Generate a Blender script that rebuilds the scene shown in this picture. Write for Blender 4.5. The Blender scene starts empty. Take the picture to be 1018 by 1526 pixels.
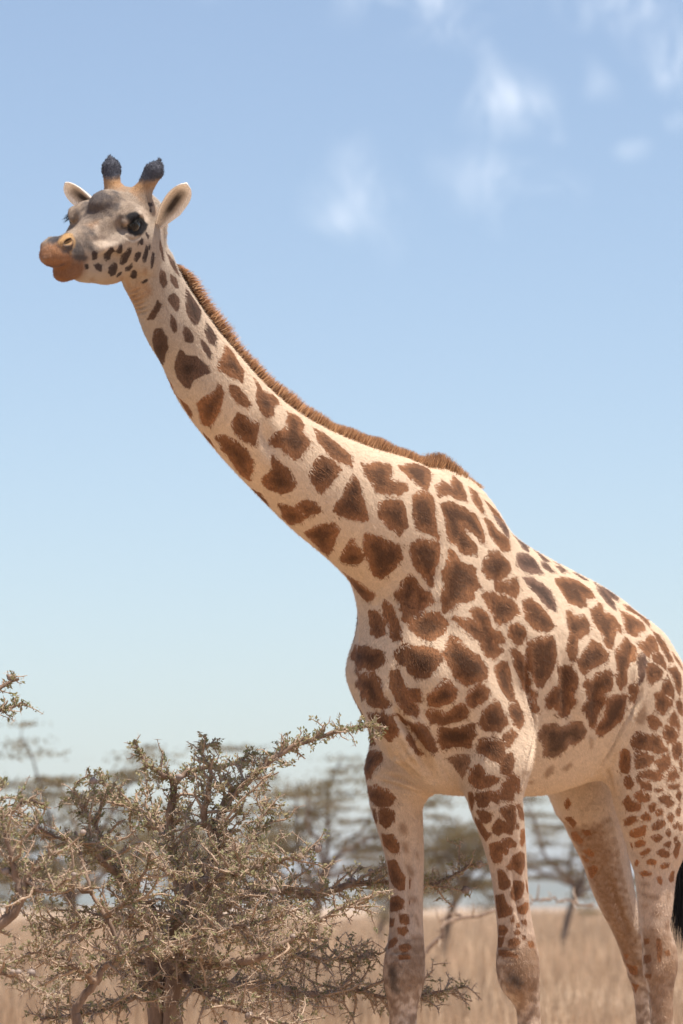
import bpy, bmesh, math, random
import numpy as np
from mathutils import Vector
scene=bpy.context.scene; col=scene.collection
# ---------------- camera, sky, sun, exposure ----------------
cam=bpy.data.cameras.new('camera'); camo=bpy.data.objects.new('camera',cam); col.objects.link(camo)
cam.sensor_fit='HORIZONTAL'; cam.sensor_width=24.0; cam.lens=24.0*5810/1018
camo.location=(0,0,1.2); camo.rotation_euler=(math.radians(90)+math.atan((1350-763)/5810),0,0)
cam.clip_start=.1; cam.clip_end=20000
cam.dof.use_dof=True; cam.dof.focus_distance=13.35; cam.dof.aperture_fstop=4.5
scene.camera=camo
SUN=Vector((.21,-.14,.965)).normalized()
EXPO=0.9
w=bpy.data.worlds.new('World'); scene.world=w; w.use_nodes=True; nt=w.node_tree; nt.nodes.clear()
def N(t,**kw):
    n=nt.nodes.new(t)
    for k,v in kw.items():
        if k.startswith('i_'): n.inputs[int(k[2:])].default_value=v
        else: setattr(n,k,v)
    return n
def LK(a,b): nt.links.new(a,b)
sky=N('ShaderNodeTexSky',sky_type='NISHITA',sun_disc=False,sun_elevation=math.asin(SUN.z),sun_rotation=math.atan2(SUN.x,SUN.y),altitude=1200.0,air_density=1.0,dust_density=2.3,ozone_density=.4)
tc=N('ShaderNodeTexCoord')
def math_(op,a,b=None,c=None):
    n=N('ShaderNodeMath',operation=op)
    for i,x in enumerate((a,b,c)):
        if x is None: continue
        if isinstance(x,(int,float)): n.inputs[i].default_value=x
        else: LK(x,n.inputs[i])
    return n.outputs[0]
warp=N('ShaderNodeTexNoise'); LK(tc.outputs['Generated'],warp.inputs['Vector']); warp.inputs['Scale'].default_value=22; warp.inputs['Detail'].default_value=2
wv=N('ShaderNodeVectorMath',operation='MULTIPLY_ADD'); LK(warp.outputs['Color'],wv.inputs[0]); wv.inputs[1].default_value=(.05,.05,.05); LK(tc.outputs['Generated'],wv.inputs[2])
stretch=N('ShaderNodeMapping'); stretch.inputs['Scale'].default_value=(1.3,1.0,.5); stretch.inputs['Location'].default_value=(.0,.0,.0); LK(wv.outputs[0],stretch.inputs['Vector'])
wisp=N('ShaderNodeTexNoise'); LK(stretch.outputs[0],wisp.inputs['Vector']); wisp.inputs['Scale'].default_value=46; wisp.inputs['Detail'].default_value=7; wisp.inputs['Roughness'].default_value=.66
CL=[(0.0258,0.9750,0.2209,0.016,0.75),(0.0352,0.9765,0.2125,0.013,0.7),(0.0404,0.9781,0.2042,0.016,0.9),(0.0447,0.9795,0.1967,0.011,0.8),(0.0396,0.9819,0.1850,0.014,0.4),(0.0327,0.9830,0.1808,0.011,0.4),(0.0088,0.9847,0.1742,0.018,0.26),(-0.0015,0.9854,0.1700,0.012,0.35),(0.0496,0.9726,0.2273,0.012,0.5),(0.0565,0.9761,0.2098,0.01,0.35),(0.0793,0.9715,0.2236,0.014,0.5),(0.0711,0.9794,0.1888,0.01,0.2),(0.0868,0.9749,0.2052,0.01,0.4),(0.0465,0.9830,0.1774,0.012,0.3),(0.0155,0.9709,0.2390,0.03,0.7),(0.0664,0.9664,0.2483,0.03,0.8),(0.1089,0.9699,0.2180,0.03,0.6),(-0.0355,0.9667,0.2536,0.03,0.6),(0.1345,0.9749,0.1776,0.03,0.5),(-0.1204,0.9700,0.2111,0.03,0.5)
]
acc=None
for dx,dy,dz,rad,amt in CL:
    dn=N('ShaderNodeVectorMath',operation='DISTANCE'); LK(wv.outputs[0],dn.inputs[0]); dn.inputs[1].default_value=(dx+.025,dy+.025,dz+.025)
    mr=N('ShaderNodeMapRange',interpolation_type='SMOOTHSTEP'); LK(dn.outputs['Value'],mr.inputs[0]); mr.inputs[1].default_value=rad; mr.inputs[2].default_value=0; mr.inputs[3].default_value=0; mr.inputs[4].default_value=amt
    acc=mr.outputs[0] if acc is None else math_('MAXIMUM',acc,mr.outputs[0])
mr=N('ShaderNodeMapRange',interpolation_type='SMOOTHSTEP'); LK(wisp.outputs['Fac'],mr.inputs[0]); mr.inputs[1].default_value=.38; mr.inputs[2].default_value=.70
cf=math_('MULTIPLY',mr.outputs[0],acc)
veil=N('ShaderNodeMix',data_type='RGBA'); veil.inputs['Factor'].default_value=.05; LK(sky.outputs[0],veil.inputs['A']); veil.inputs['B'].default_value=(6.2,6.4,6.7,1)   # thin high haze over the whole sky
mix=N('ShaderNodeMix',data_type='RGBA'); LK(cf,mix.inputs['Factor']); LK(veil.outputs['Result'],mix.inputs['A']); mix.inputs['B'].default_value=(8.2,8.5,9.0,1)
bg=N('ShaderNodeBackground'); bg.inputs['Strength'].default_value=.086; LK(mix.outputs['Result'],bg.inputs['Color'])
wo=N('ShaderNodeOutputWorld'); LK(bg.outputs[0],wo.inputs['Surface'])
sl=bpy.data.lights.new('sun','SUN'); sl.energy=4.0; sl.angle=math.radians(.53); sl.color=(1,.92,.80)
so=bpy.data.objects.new('sun',sl); col.objects.link(so); so.rotation_euler=SUN.to_track_quat('Z','Y').to_euler(); so.location=(5,0,30)
vs=scene.view_settings; vs.view_transform='Standard'; vs.look='None'; vs.gamma=1; vs.exposure=EXPO; vs.use_curve_mapping=False
scene.render.engine='CYCLES'; cy=scene.cycles
cy.use_denoising=True; cy.max_bounces=6; cy.diffuse_bounces=3; cy.glossy_bounces=2; cy.transmission_bounces=2; cy.volume_bounces=0; cy.transparent_max_bounces=6
cy.sample_clamp_indirect=6
# ---------------- helpers ----------------
def tag(o,label=None,cat=None,group=None,kind=None):
    for k,v in (('label',label),('category',cat),('group',group),('kind',kind)):
        if v: o[k]=v
    return o
def mk(name,V,F,mat=None,parent=None,smooth=True,attrs=None):
    me=bpy.data.meshes.new(name); V=np.asarray(V,np.float32)
    Fs=[np.asarray(f,np.int32) for f in (F if isinstance(F,list) else [F]) if len(f)]
    me.vertices.add(len(V)); me.vertices.foreach_set('co',V.ravel())
    nl=sum(f.size for f in Fs); me.loops.add(nl); me.loops.foreach_set('vertex_index',np.concatenate([f.ravel() for f in Fs]))
    npoly=sum(len(f) for f in Fs); me.polygons.add(npoly)
    tot=np.concatenate([np.full(len(f),f.shape[1],np.int32) for f in Fs]); me.polygons.foreach_set('loop_start',np.concatenate([[0],np.cumsum(tot)[:-1]]).astype(np.int32))
    me.update(calc_edges=True)
    me.polygons.foreach_set('use_smooth',np.full(npoly,smooth))
    for an,(ty,data) in (attrs or {}).items():
        a=me.attributes.new(an,ty,'POINT')
        a.data.foreach_set('value' if ty=='FLOAT' else 'color',np.asarray(data,np.float32).ravel())
    if mat: me.materials.append(mat)
    o=bpy.data.objects.new(name,me); col.objects.link(o)
    if parent: o.parent=parent
    return o
def empty(name,loc,rz=0):
    o=bpy.data.objects.new(name,None); col.objects.link(o); o.location=loc; o.rotation_euler=(0,0,rz); o.empty_display_size=.3; return o
class M:
    # small node-material builder
    def __init__(s,name):
        s.m=bpy.data.materials.new(name); s.m.use_nodes=True; s.t=s.m.node_tree; s.b=s.t.nodes['Principled BSDF']; s.b.inputs['Roughness'].default_value=.85; s.b.inputs['Specular IOR Level'].default_value=.25
    def n(s,t,**kw):
        n=s.t.nodes.new(t)
        for k,v in kw.items(): setattr(n,k,v)
        return n
    def l(s,a,b): s.t.links.new(a,b)
    def setin(s,sock,x):
        if isinstance(x,(int,float)): sock.default_value=x
        elif isinstance(x,tuple): sock.default_value=(*x,1) if len(x)==3 and len(sock.default_value)==4 else x
        else: s.l(x,sock)
    def noise(s,scale,detail=3,rough=.5,vec=None,stretch=None,kind='Object'):
        if vec is None: vec=s.n('ShaderNodeTexCoord').outputs[kind]
        if stretch: mp=s.n('ShaderNodeMapping'); mp.inputs['Scale'].default_value=stretch; s.l(vec,mp.inputs[0]); vec=mp.outputs[0]
        n=s.n('ShaderNodeTexNoise'); n.inputs['Scale'].default_value=scale; n.inputs['Detail'].default_value=detail; n.inputs['Roughness'].default_value=rough; s.l(vec,n.inputs['Vector']); return n.outputs['Fac']
    def attr(s,name,out='Color'):
        a=s.n('ShaderNodeAttribute'); a.attribute_name=name; return a.outputs[out]
    def math(s,op,a,b=0.0,c=0.0):
        n=s.n('ShaderNodeMath',operation=op)
        for i,x in enumerate((a,b,c)): s.setin(n.inputs[i],x)
        return n.outputs[0]
    def rng(s,x,a,b,c,d,smooth=True):
        n=s.n('ShaderNodeMapRange'); n.interpolation_type='SMOOTHSTEP' if smooth else 'LINEAR'; s.l(x,n.inputs[0])
        for i,v in enumerate((a,b,c,d)): n.inputs[i+1].default_value=v
        return n.outputs[0]
    def mix(s,f,a,b,mode='MIX'):
        n=s.n('ShaderNodeMix',data_type='RGBA',blend_type=mode); s.setin(n.inputs['Factor'],f); s.setin(n.inputs['A'],a); s.setin(n.inputs['B'],b); return n.outputs['Result']
    def scale(s,c,f):
        n=s.n('ShaderNodeVectorMath',operation='SCALE'); s.setin(n.inputs[0],c); s.setin(n.inputs['Scale'],f); return n.outputs[0]
    def col(s,c): s.setin(s.b.inputs['Base Color'],c); return s
    def bump(s,h,st,dist=.01):
        n=s.n('ShaderNodeBump'); n.inputs['Strength'].default_value=st; n.inputs['Distance'].default_value=dist; s.l(h,n.inputs['Height']); s.l(n.outputs[0],s.b.inputs['Normal']); return s
rs=np.random.RandomState
# ---------------- setting: ground, far hills ----------------
def ground_z(x,y):
    t=np.clip((np.asarray(x,float)+3)/16,0,1); q_=np.clip((np.asarray(y,float)-45)/60,0,1); return .55*t*t*(3-2*t)*q_*q_*(3-2*q_)*np.clip(1-(np.asarray(y,float)-140)/400,0,1)
g=M('dry_ground'); n1=g.noise(.05,6,.6); n2=g.noise(2.5,5,.6)
g.col(g.mix(g.rng(n2,.3,.7,0,1),g.mix(g.rng(n1,.35,.65,0,1),(.40,.285,.185),(.48,.345,.225)),(.33,.23,.155))).bump(n2,.6,.05)
n=110; xs=np.sinh(np.linspace(-7.2,7.2,n))/np.sinh(7.2)*5200; ys=xs+0
gx,gy=np.meshgrid(xs,ys,indexing='ij'); r=np.hypot(gx,gy)
gz=ground_z(gx,gy)+np.where(r>60,.25*np.sin(gx*.013)*np.sin(gy*.011+1)*np.clip((r-60)/400,0,1),0)
idx=np.arange(n*n).reshape(n,n); q=np.stack([idx[:-1,:-1],idx[1:,:-1],idx[1:,1:],idx[:-1,1:]],-1).reshape(-1,4)
tag(mk('ground',np.stack([gx,gy,gz],-1).reshape(-1,3),q,g.m),kind='structure')
hm=M('hill_scrub'); n1=hm.noise(.004,6,.6); hm.col(hm.mix(hm.rng(n1,.35,.65,0,1),(.20,.17,.10),(.10,.11,.06)))
def ridge(name,y0,depth,x0,x1,h,seed):
    r_=rs(seed); nx,ny=160,14; X=np.linspace(x0,x1,nx); Y=np.linspace(0,1,ny)
    prof=np.zeros(nx)
    for k in range(1,9): prof+=np.sin(X/(x1-x0)*2*math.pi*k*1.7+r_.rand()*6.28)/k**1.1*r_.uniform(.5,1)
    prof=(prof-prof.min())/(prof.max()-prof.min())*.6+.4; prof*=np.clip(np.minimum(X-x0,x1-X)/((x1-x0)*.12),0,1)
    V=[];
    for j in range(ny):
        t=Y[j]; hh=math.sin(t*math.pi)**.8
        for i in range(nx): V.append((X[i],y0+t*depth,h*prof[i]*hh*(1+.15*math.sin(i*.9+j*1.7))-.5))
    idx=np.arange(nx*ny).reshape(ny,nx); q=np.stack([idx[:-1,:-1],idx[:-1,1:],idx[1:,1:],idx[1:,:-1]],-1).reshape(-1,4)
    return tag(mk(name,V,q,hm.m),kind='structure')
ridge('hills',3300,900,-2300,2500,34,3); ridge('hills',2300,500,200,1900,11,8)
# ---------------- giraffe ----------------
# ---------- implicit-surface toolkit (numpy) ----------
def catmull(P, n):
    P=np.asarray(P,float); m=len(P); Q=np.vstack([2*P[0]-P[1],P,2*P[-1]-P[-2]])
    t=np.linspace(0,m-1,n); i=np.minimum(t.astype(int),m-2); f=(t-i)[:,None]
    a,b,c_,d=Q[i],Q[i+1],Q[i+2],Q[i+3]
    return .5*(2*b+(c_-a)*f+(2*a-5*b+4*c_-d)*f**2+(3*b-3*c_+d-a)*f**3)
def ell(q0,q1,q2,r0,r1,r2):
    k0=np.sqrt((q0/r0)**2+(q1/r1)**2+(q2/r2)**2)+1e-9
    k1=np.sqrt((q0/r0**2)**2+(q1/r1**2)**2+(q2/r2**2)**2)+1e-9
    return k0*(k0-1)/k1
class Tube:
    # rows: u,v,z,ra,rb ; ra along axis A, rb along t x A
    def __init__(s,rows,k=.05,A=(0,1,0),n=None,sub=False):
        R=np.array(rows,float)
        if R.shape[1]==4: R=np.hstack([R,R[:,3:4]])
        s.R=catmull(R,n or max(6,len(R)*3)); s.k=k; s.A=np.array(A,float); s.sub=sub
        m=s.R[:,3:].max()+.10
        s.lo=s.R[:,:3].min(0)-m; s.hi=s.R[:,:3].max(0)+m
    def d(s,p):
        R=s.R; best=np.full(len(p),1e9,np.float32); bi=np.zeros(len(p),np.int32); bt=np.zeros(len(p),np.float32)
        for i in range(len(R)-1):
            a=R[i,:3]; e=R[i+1,:3]-a
            t=np.clip(((p-a)@e)/(e@e),0,1); q=p-a-t[:,None]*e; dd=np.einsum('ij,ij->i',q,q)
            m=dd<best; best[m]=dd[m]; bi[m]=i; bt[m]=t[m]
        T=R[1:,:3]-R[:-1,:3]; T/=np.linalg.norm(T,axis=1)[:,None]
        # smooth tangents at nodes
        N=np.vstack([T[:1],(T[1:]+T[:-1]),T[-1:]]); N/=np.linalg.norm(N,axis=1)[:,None]
        f=bt[:,None]; r=R[bi]*(1-f)+R[bi+1]*f; t=N[bi]*(1-f)+N[bi+1]*f; t/=np.linalg.norm(t,axis=1)[:,None]
        A=s.A-(t@s.A)[:,None]*t; A/=np.linalg.norm(A,axis=1)[:,None]; B=np.cross(t,A)
        q=p-r[:,:3]; qa=np.einsum('ij,ij->i',q,A); qb=np.einsum('ij,ij->i',q,B); qt=np.where(((bi==0)&(bt<=0))|((bi==len(R)-2)&(bt>=1)),(q*t).sum(1),0)
        return ell(qa,qb,qt,r[:,3],r[:,4],np.minimum(r[:,3],r[:,4]))
class Ell:
    def __init__(s,c,r,axes=None,k=.04,sub=False):
        s.c=np.array(c,float); s.r=r; s.M=np.eye(3) if axes is None else np.array(axes,float); s.k=k; s.sub=sub
        m=max(r)+.10; s.lo=s.c-m; s.hi=s.c+m
    def d(s,p):
        q=(p-s.c)@s.M.T
        return ell(q[:,0],q[:,1],q[:,2],*s.r)
def pch(x,X,Y):
    # monotone cubic interpolation
    X=np.asarray(X,float);Y=np.asarray(Y,float);h=np.diff(X);dl=np.diff(Y)/h
    m=np.zeros(len(X)); m[1:-1]=np.where(dl[1:]*dl[:-1]>0,2*dl[1:]*dl[:-1]/(dl[1:]+dl[:-1]+1e-12),0); m[0]=dl[0]; m[-1]=dl[-1]
    i=np.clip(np.searchsorted(X,x)-1,0,len(h)-1); t=np.clip((x-X[i])/h[i],0,1)
    return (1+2*t)*(1-t)**2*Y[i]+t*(1-t)**2*h[i]*m[i]+t*t*(3-2*t)*Y[i+1]+t*t*(t-1)*h[i]*m[i+1]
class Slices:
    # stations along axis 0 of a frame: h, top, bottom, half width, upper narrowing, lower narrowing
    def __init__(s,rows,org=(0,0,0),axes=None,k=.05,pw=2.2):
        s.S=np.array(rows,float); s.o=np.array(org,float); s.M=np.eye(3) if axes is None else np.array(axes,float); s.k=k; s.pw=pw
        W=s.S[:,1:4]; m=.12
        c=np.array([[h,y,z] for h in (s.S[0,0]-m,s.S[-1,0]+m) for y in (-s.S[:,3].max()-m,s.S[:,3].max()+m) for z in (s.S[:,2].min()-m,s.S[:,1].max()+m)])@s.M+s.o
        s.lo=c.min(0); s.hi=c.max(0)
    def d(s,p):
        q=(p-s.o)@s.M.T; S=s.S; h=np.clip(q[:,0],S[0,0],S[-1,0])
        tp,bt,w,ku,kl=(pch(h,S[:,0],S[:,j]) for j in range(1,6))
        cz=(tp+bt)/2; b=(tp-bt)/2; g=(q[:,2]-cz)/b
        gw=np.clip(g,-1.3,1.3); we=w*(1-ku*np.maximum(gw,0)**1.5-kl*np.maximum(-gw,0)**1.5)
        x=np.abs(q[:,1])/we; k0=(x**s.pw+np.abs(g)**s.pw)**(1/s.pw)+1e-6
        gr=np.sqrt((x/we)**2+(g/b)**2)/np.sqrt(x*x+g*g+1e-9)+1e-6
        dd=(k0-1)/gr
        e=np.abs(q[:,0]-h)
        return np.where(e>0,np.sqrt(np.maximum(dd,0)**2+e*e)+np.minimum(dd,0),dd)
def field(prims,p):
    d=np.full(len(p),.15)
    for s in prims:
        m=np.nonzero((p[:,0]>s.lo[0])&(p[:,0]<s.hi[0])&(p[:,1]>s.lo[1])&(p[:,1]<s.hi[1])&(p[:,2]>s.lo[2])&(p[:,2]<s.hi[2]))[0]
        if not len(m): continue
        e=s.d(p[m]); a=d[m]; k=s.k
        if s.__dict__.get('sub'): h=np.maximum(k-np.abs(a+e),0)/k; d[m]=np.maximum(a,-e)+h*h*k*.25
        else: h=np.maximum(k-np.abs(a-e),0)/k; d[m]=np.minimum(a,e)-h*h*k*.25
    return d
def extract(prims,lo,hi,vx,verbose=False):
    lo=np.array(lo,float); st=4
    n=(np.ceil((np.array(hi)-lo)/(vx*st)).astype(int))*st+1
    cn=(n-1)//st+1
    g=np.stack(np.meshgrid(*[lo[i]+np.arange(cn[i])*vx*st for i in range(3)],indexing='ij'),-1).reshape(-1,3)
    C=field(prims,g).reshape(cn)
    act=np.abs(C)<vx*st*2.2
    ai,aj,ak=np.nonzero(act)
    off=np.stack(np.meshgrid(*[np.arange(-2,2)]*3,indexing='ij'),-1).reshape(-1,3)
    I=(np.stack([ai,aj,ak],1)[:,None,:]*st+off[None]).reshape(-1,3)
    I=I[((I>=0)&(I<n)).all(1)]
    # centre coarse sign blocks on their node: index i -> round(i/st)
    r=[np.minimum((np.arange(n[i])+2)//st,cn[i]-1) for i in range(3)]
    D=np.where(C[np.ix_(*r)]>0,.1,-.1).astype(np.float32)
    for s in range(0,len(I),400000):
        J=I[s:s+400000]; D[J[:,0],J[:,1],J[:,2]]=field(prims,lo+J*vx)
    # surface nets
    S=D<0; sh=np.array(D.shape)-1
    cnt=np.zeros(sh,np.uint8)
    for a in (0,1):
        for b in (0,1):
            for c_ in (0,1): cnt+=S[a:a+sh[0],b:b+sh[1],c_:c_+sh[2]]
    cell=np.nonzero((cnt>0)&(cnt<8)); idx=np.full(sh,-1,np.int32); idx[cell]=np.arange(len(cell[0]))
    cell=np.stack(cell,1); acc=np.zeros((len(cell),3)); w=np.zeros(len(cell))
    cor=[np.array(x) for x in np.ndindex(2,2,2)]
    for a in cor:
        for ax in range(3):
            if a[ax]: continue
            b=a.copy(); b[ax]=1
            A_=cell+a; B_=cell+b; da=D[tuple(A_.T)]; db=D[tuple(B_.T)]; m=(da<0)!=(db<0)
            t=da[m]/(da[m]-db[m]); pt=a+t[:,None]*(b-a); acc[m]+=pt; w[m]+=1
    V=lo+(cell+acc/w[:,None])*vx
    Fc=[]
    for ax in range(3):
        b,c_=(ax+1)%3,(ax+2)%3
        sl0=[slice(None)]*3; sl1=[slice(None)]*3; sl0[ax]=slice(0,-1); sl1[ax]=slice(1,None)
        x=S[tuple(sl0)]!=S[tuple(sl1)]
        E=np.stack(np.nonzero(x),1); E=E[(E[:,b]>0)&(E[:,c_]>0)&(E[:,b]<sh[b])&(E[:,c_]<sh[c_])]
        ins=S[tuple(E.T)]
        def at(ob,oc):
            e=E.copy(); e[:,b]+=ob; e[:,c_]+=oc; return idx[tuple(e.T)]
        q=np.stack([at(-1,-1),at(0,-1),at(0,0),at(-1,0)],1); q[~ins]=q[~ins][:,::-1]; Fc.append(q)
    return V,np.vstack(Fc)
def grad(prims,p,e=.002):
    g=np.stack([field(prims,p+np.eye(3)[i]*e)-field(prims,p-np.eye(3)[i]*e) for i in range(3)],1)
    return g/(np.linalg.norm(g,axis=1)[:,None]+1e-9)

NECK=[(1.687, 3.263, 0.081, 0.113), (1.641, 3.208, 0.08, 0.111), (1.574, 3.127, 0.089, 0.123), (1.491, 3.053, 0.092, 0.128), (1.378, 2.951, 0.107, 0.148), (1.201, 2.834, 0.113, 0.157), (0.996, 2.733, 0.124, 0.172), (0.778, 2.651, 0.144, 0.2), (0.559, 2.588, 0.165, 0.229), (0.351, 2.528, 0.197, 0.273)]
FORE_L=[(-0.11, 0.19, 1.942, 0.168), (-0.019, 0.2, 1.794, 0.139), (0.003, 0.2, 1.675, 0.117), (-0.005, 0.2, 1.57, 0.1), (-0.033, 0.2, 1.499, 0.089), (-0.06, 0.2, 1.416, 0.078), (-0.087, 0.2, 1.312, 0.067), (-0.109, 0.2, 1.186, 0.063), (-0.131, 0.2, 1.081, 0.069), (-0.141, 0.2, 1.024, 0.073), (-0.156, 0.2, 0.967, 0.069), (-0.187, 0.2, 0.89, 0.052), (-0.206, 0.2, 0.813, 0.043), (-0.214, 0.2, 0.78, 0.043)]
FORE_R=[(-0.023, -0.17, 1.901, 0.176), (0.019, -0.18, 1.779, 0.155), (0.041, -0.19, 1.667, 0.132), (0.045, -0.2, 1.575, 0.101), (0.024, -0.2, 1.489, 0.086), (-0.003, -0.2, 1.383, 0.073), (-0.013, -0.2, 1.284, 0.064), (-0.012, -0.2, 1.149, 0.062), (-0.013, -0.2, 1.044, 0.067), (-0.013, -0.2, 0.984, 0.068), (-0.011, -0.2, 0.938, 0.067), (-0.003, -0.2, 0.888, 0.057), (0.007, -0.2, 0.831, 0.051), (0.011, -0.2, 0.778, 0.048)]
HIND_L=[(-1.093, 0.22, 1.78, 0.215), (-1.077, 0.22, 1.666, 0.19), (-1.054, 0.22, 1.567, 0.163), (-1.061, 0.21, 1.466, 0.129), (-1.05, 0.21, 1.393, 0.104), (-1.041, 0.21, 1.318, 0.088), (-1.038, 0.21, 1.195, 0.068), (-1.036, 0.21, 1.115, 0.058), (-1.066, 0.21, 1.022, 0.069), (-1.067, 0.21, 0.955, 0.068), (-1.071, 0.21, 0.879, 0.05), (-1.081, 0.21, 0.759, 0.039)]
HIND_R=[(-1.115, -0.19, 1.713, 0.18), (-1.175, -0.2, 1.619, 0.156), (-1.257, -0.2, 1.52, 0.126), (-1.301, -0.2, 1.443, 0.112), (-1.336, -0.2, 1.368, 0.1), (-1.369, -0.2, 1.291, 0.087), (-1.417, -0.2, 1.208, 0.076), (-1.49, -0.2, 1.106, 0.064), (-1.573, -0.2, 0.996, 0.071), (-1.582, -0.2, 0.938, 0.06), (-1.603, -0.2, 0.854, 0.046), (-1.628, -0.2, 0.739, 0.045)]

# head frame: forward h, left l, up n
def head_frame(pitch=24,yaw=8,roll=-9):
    p,y,r=(math.radians(x) for x in (pitch,yaw,roll))
    f=np.array([math.cos(p)*math.cos(y),math.cos(p)*math.sin(y),-math.sin(p)])
    l=np.array([-math.sin(y),math.cos(y),0]); n=np.cross(f,l)
    l2=l*math.cos(r)-n*math.sin(r)*-1; l2=l*math.cos(r)+n*math.sin(r); n2=np.cross(f,l2)
    return np.array([f,l2,n2])
HM=head_frame(); HO=np.array([1.775,0.0,3.395])
def hp(h,l,n): return HO+np.array([h,l,n])@HM
def prims():
    P=[]
    TR=[(.30,2.50,1.72,.15,.3,.2),(.22,2.60,1.68,.20,.38,.25),(.08,2.755,1.605,.255,.58,.3),(-.06,2.755,1.595,.285,.64,.3),(-.18,2.675,1.595,.31,.62,.28),(-.36,2.56,1.60,.335,.50,.25),(-.54,2.50,1.605,.35,.4,.2),(-.72,2.455,1.635,.35,.35,.2),(-.92,2.405,1.685,.335,.33,.2),(-1.1,2.31,1.75,.29,.3,.2),(-1.28,2.15,1.80,.22,.25,.2),(-1.40,2.05,1.87,.14,.2,.2),(-1.45,2.0,1.93,.05,.1,.1)]
    P.append(Slices(sorted(TR),k=.05,pw=2.15)); P.append(Ell((.27,0,2.05),(.19,.15,.30),k=.10))
    P.append(Tube([(u,0,z,a*.97,b*.965) for u,z,a,b in NECK]+[(.18,0,2.45,.20,.29),(-.03,0,2.40,.17,.28)],k=.12))
    for s,FO,HI in ((1,FORE_L,HIND_L),(-1,FORE_R,HIND_R)):
        e=0 if s>0 else .03
        P.append(Tube([(.0,.085*s,2.50,.05,.09),(.07,.15*s,2.36,.07,.13),(.16-e,.17*s,2.18,.08,.135),(.26-e,(.155-e*.4)*s,2.02,.085,.10)],k=.09))
        P.append(Tube([(.26-e,(.155-e*.4)*s,2.03,.09,.095),(.10,.18*s,1.91,.10,.12),(-.03,.19*s,1.76,.10,.12)],k=.09))
        P.append(Ell((-.07,.205*s,1.80),(.09,.055,.11),k=.09))
        u,v,z,r=FO[-4]
        P.append(Ell((u+.036,v,.955),(.030,.038,.062),k=.018))
        u,v,z,r=FO[-1]
        ext=[(u,v,.66,r),(u,v,.5,r*1.0),(u+.0,v,.30,r*1.1),(u+.02,v,.22,r*1.35),(u+.04,v,.13,r*1.1)]
        P.append(Tube([(a,b,c,d*(.92),d*1.06) for a,b,c,d in FO[2:-1]]+[(a,b,c,d,d) for a,b,c,d in ext],k=.09,n=44))
        P.append(Tube([(u+.04,v,.13,.055,.055),(u+.07,v,.06,.075,.09),(u+.08,v,.03,.08,.10)],k=.02))
        if s>0: P.append(Tube([(-1.02,.15,2.14,.11,.14),(-1.03,.20,1.98,.125,.20),(-1.00,.215,1.78,.12,.24),(-1.01,.215,1.60,.11,.20),(-1.05,.21,1.44,.095,.125)],k=.09))
        else: P.append(Tube([(-1.02,-.15,2.14,.11,.14),(-1.07,-.20,1.98,.13,.19),(-1.10,-.20,1.80,.125,.19),(-1.18,-.20,1.62,.11,.15)],k=.09))
        u,v,z,r=HI[-1]
        ext=[(u,v,.66,r),(u-.0,v,.5,r*1.02),(u+.01,v,.30,r*1.15),(u+.03,v,.22,r*1.4),(u+.05,v,.13,r*1.1)]
        P.append(Tube([(a,b,c,d*(.82 if c>1.3 else .92),d*1.04) for a,b,c,d in HI[:-1] if c<1.56]+[(a,b,c,d,d) for a,b,c,d in ext],k=.06,n=44))
        P.append(Tube([(u+.05,v,.13,.05,.05),(u+.08,v,.06,.07,.09),(u+.09,v,.03,.075,.10)],k=.02))
    H=[(-.10,.08,-.05,.05,.2,.1),(-.06,.12,-.09,.08,.25,.15),(.0,.142,-.12,.096,.3,.25),(.07,.150,-.138,.106,.35,.4),(.14,.150,-.136,.108,.35,.5),(.20,.136,-.126,.098,.25,.5),(.27,.114,-.100,.079,.2,.4),(.34,.103,-.078,.062,.15,.3),(.40,.103,-.045,.049,.2,.2),(.46,.104,.0,.042,.25,.2),(.50,.098,.022,.040,.25,.15),(.53,.084,.036,.030,.2,.1),(.545,.070,.052,.016,.1,.1)]
    P.append(Slices(H,HO,HM,k=.05,pw=2.3))
    P.append(Ell(hp(-.085,0,-.01),(.085,.050,.085),HM,k=.08))
    P.append(Ell(hp(.436,0,-.014),(.056,.034,.031),HM,k=.03))
    P.append(Ell(hp(.498,0,.058),(.040,.040,.030),HM,k=.03))
    P.append(Ell(hp(.165,0,.146),(.070,.040,.032),HM,k=.03))
    for s in (1,-1):
        o=0 if s>0 else .014
        P.append(Ell(hp(.150,.088*s,.104),(.058,.028,.028),HM,k=.045))
        P.append(Ell(hp(.19,.085*s,.035),(.09,.03,.045),HM,k=.05))
        P.append(Tube([(*hp(.215,.092*s,.038),.016),(*hp(.28,.074*s,.030),.014),(*hp(.345,.056*s,.030),.010)],k=.03))
        P.append(Ell(hp(.265,.088*s,.078),(.050,.020,.020),HM,k=.035,sub=True))
        P.append(Ell(hp(.30,.078*s,-.015),(.060,.018,.022),HM,k=.035,sub=True))
        P.append(Tube([(*hp(.212,.098*s,.092),.008),(*hp(.185,.114*s,.106),.011),(*hp(.155,.116*s,.104),.012),(*hp(.128,.106*s,.086),.009)],k=.014))
        P.append(Ell(hp(.06,.078*s,-.055),(.08,.03,.06),HM,k=.05))
        P.append(Tube([(*hp(.015,.035*s,.10),.045),(*hp(-.008,(.052+o)*s,.143),.029),(*hp(-.026,(.064+o)*s,.172),.0275),(*hp(-.042,(.073+o)*s,.194),.031),(*hp(-.054,(.080+o)*s,.211),.022),(*hp(-.060,(.085+o)*s,.227),.006)],k=.03))
        P.append(Ell(hp(.475,.030*s,.094 if s>0 else .088),(.034,.022,.020 if s>0 else .016),HM,k=.02))
        P.append(Ell(hp(.482,.050*s,.098),(.022,.016,.0075),HM,k=.006,sub=True))
        P.append(Ell(hp(.174,.128*s,.078),(.028,.02,.021),HM,k=.012,sub=True))
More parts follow.
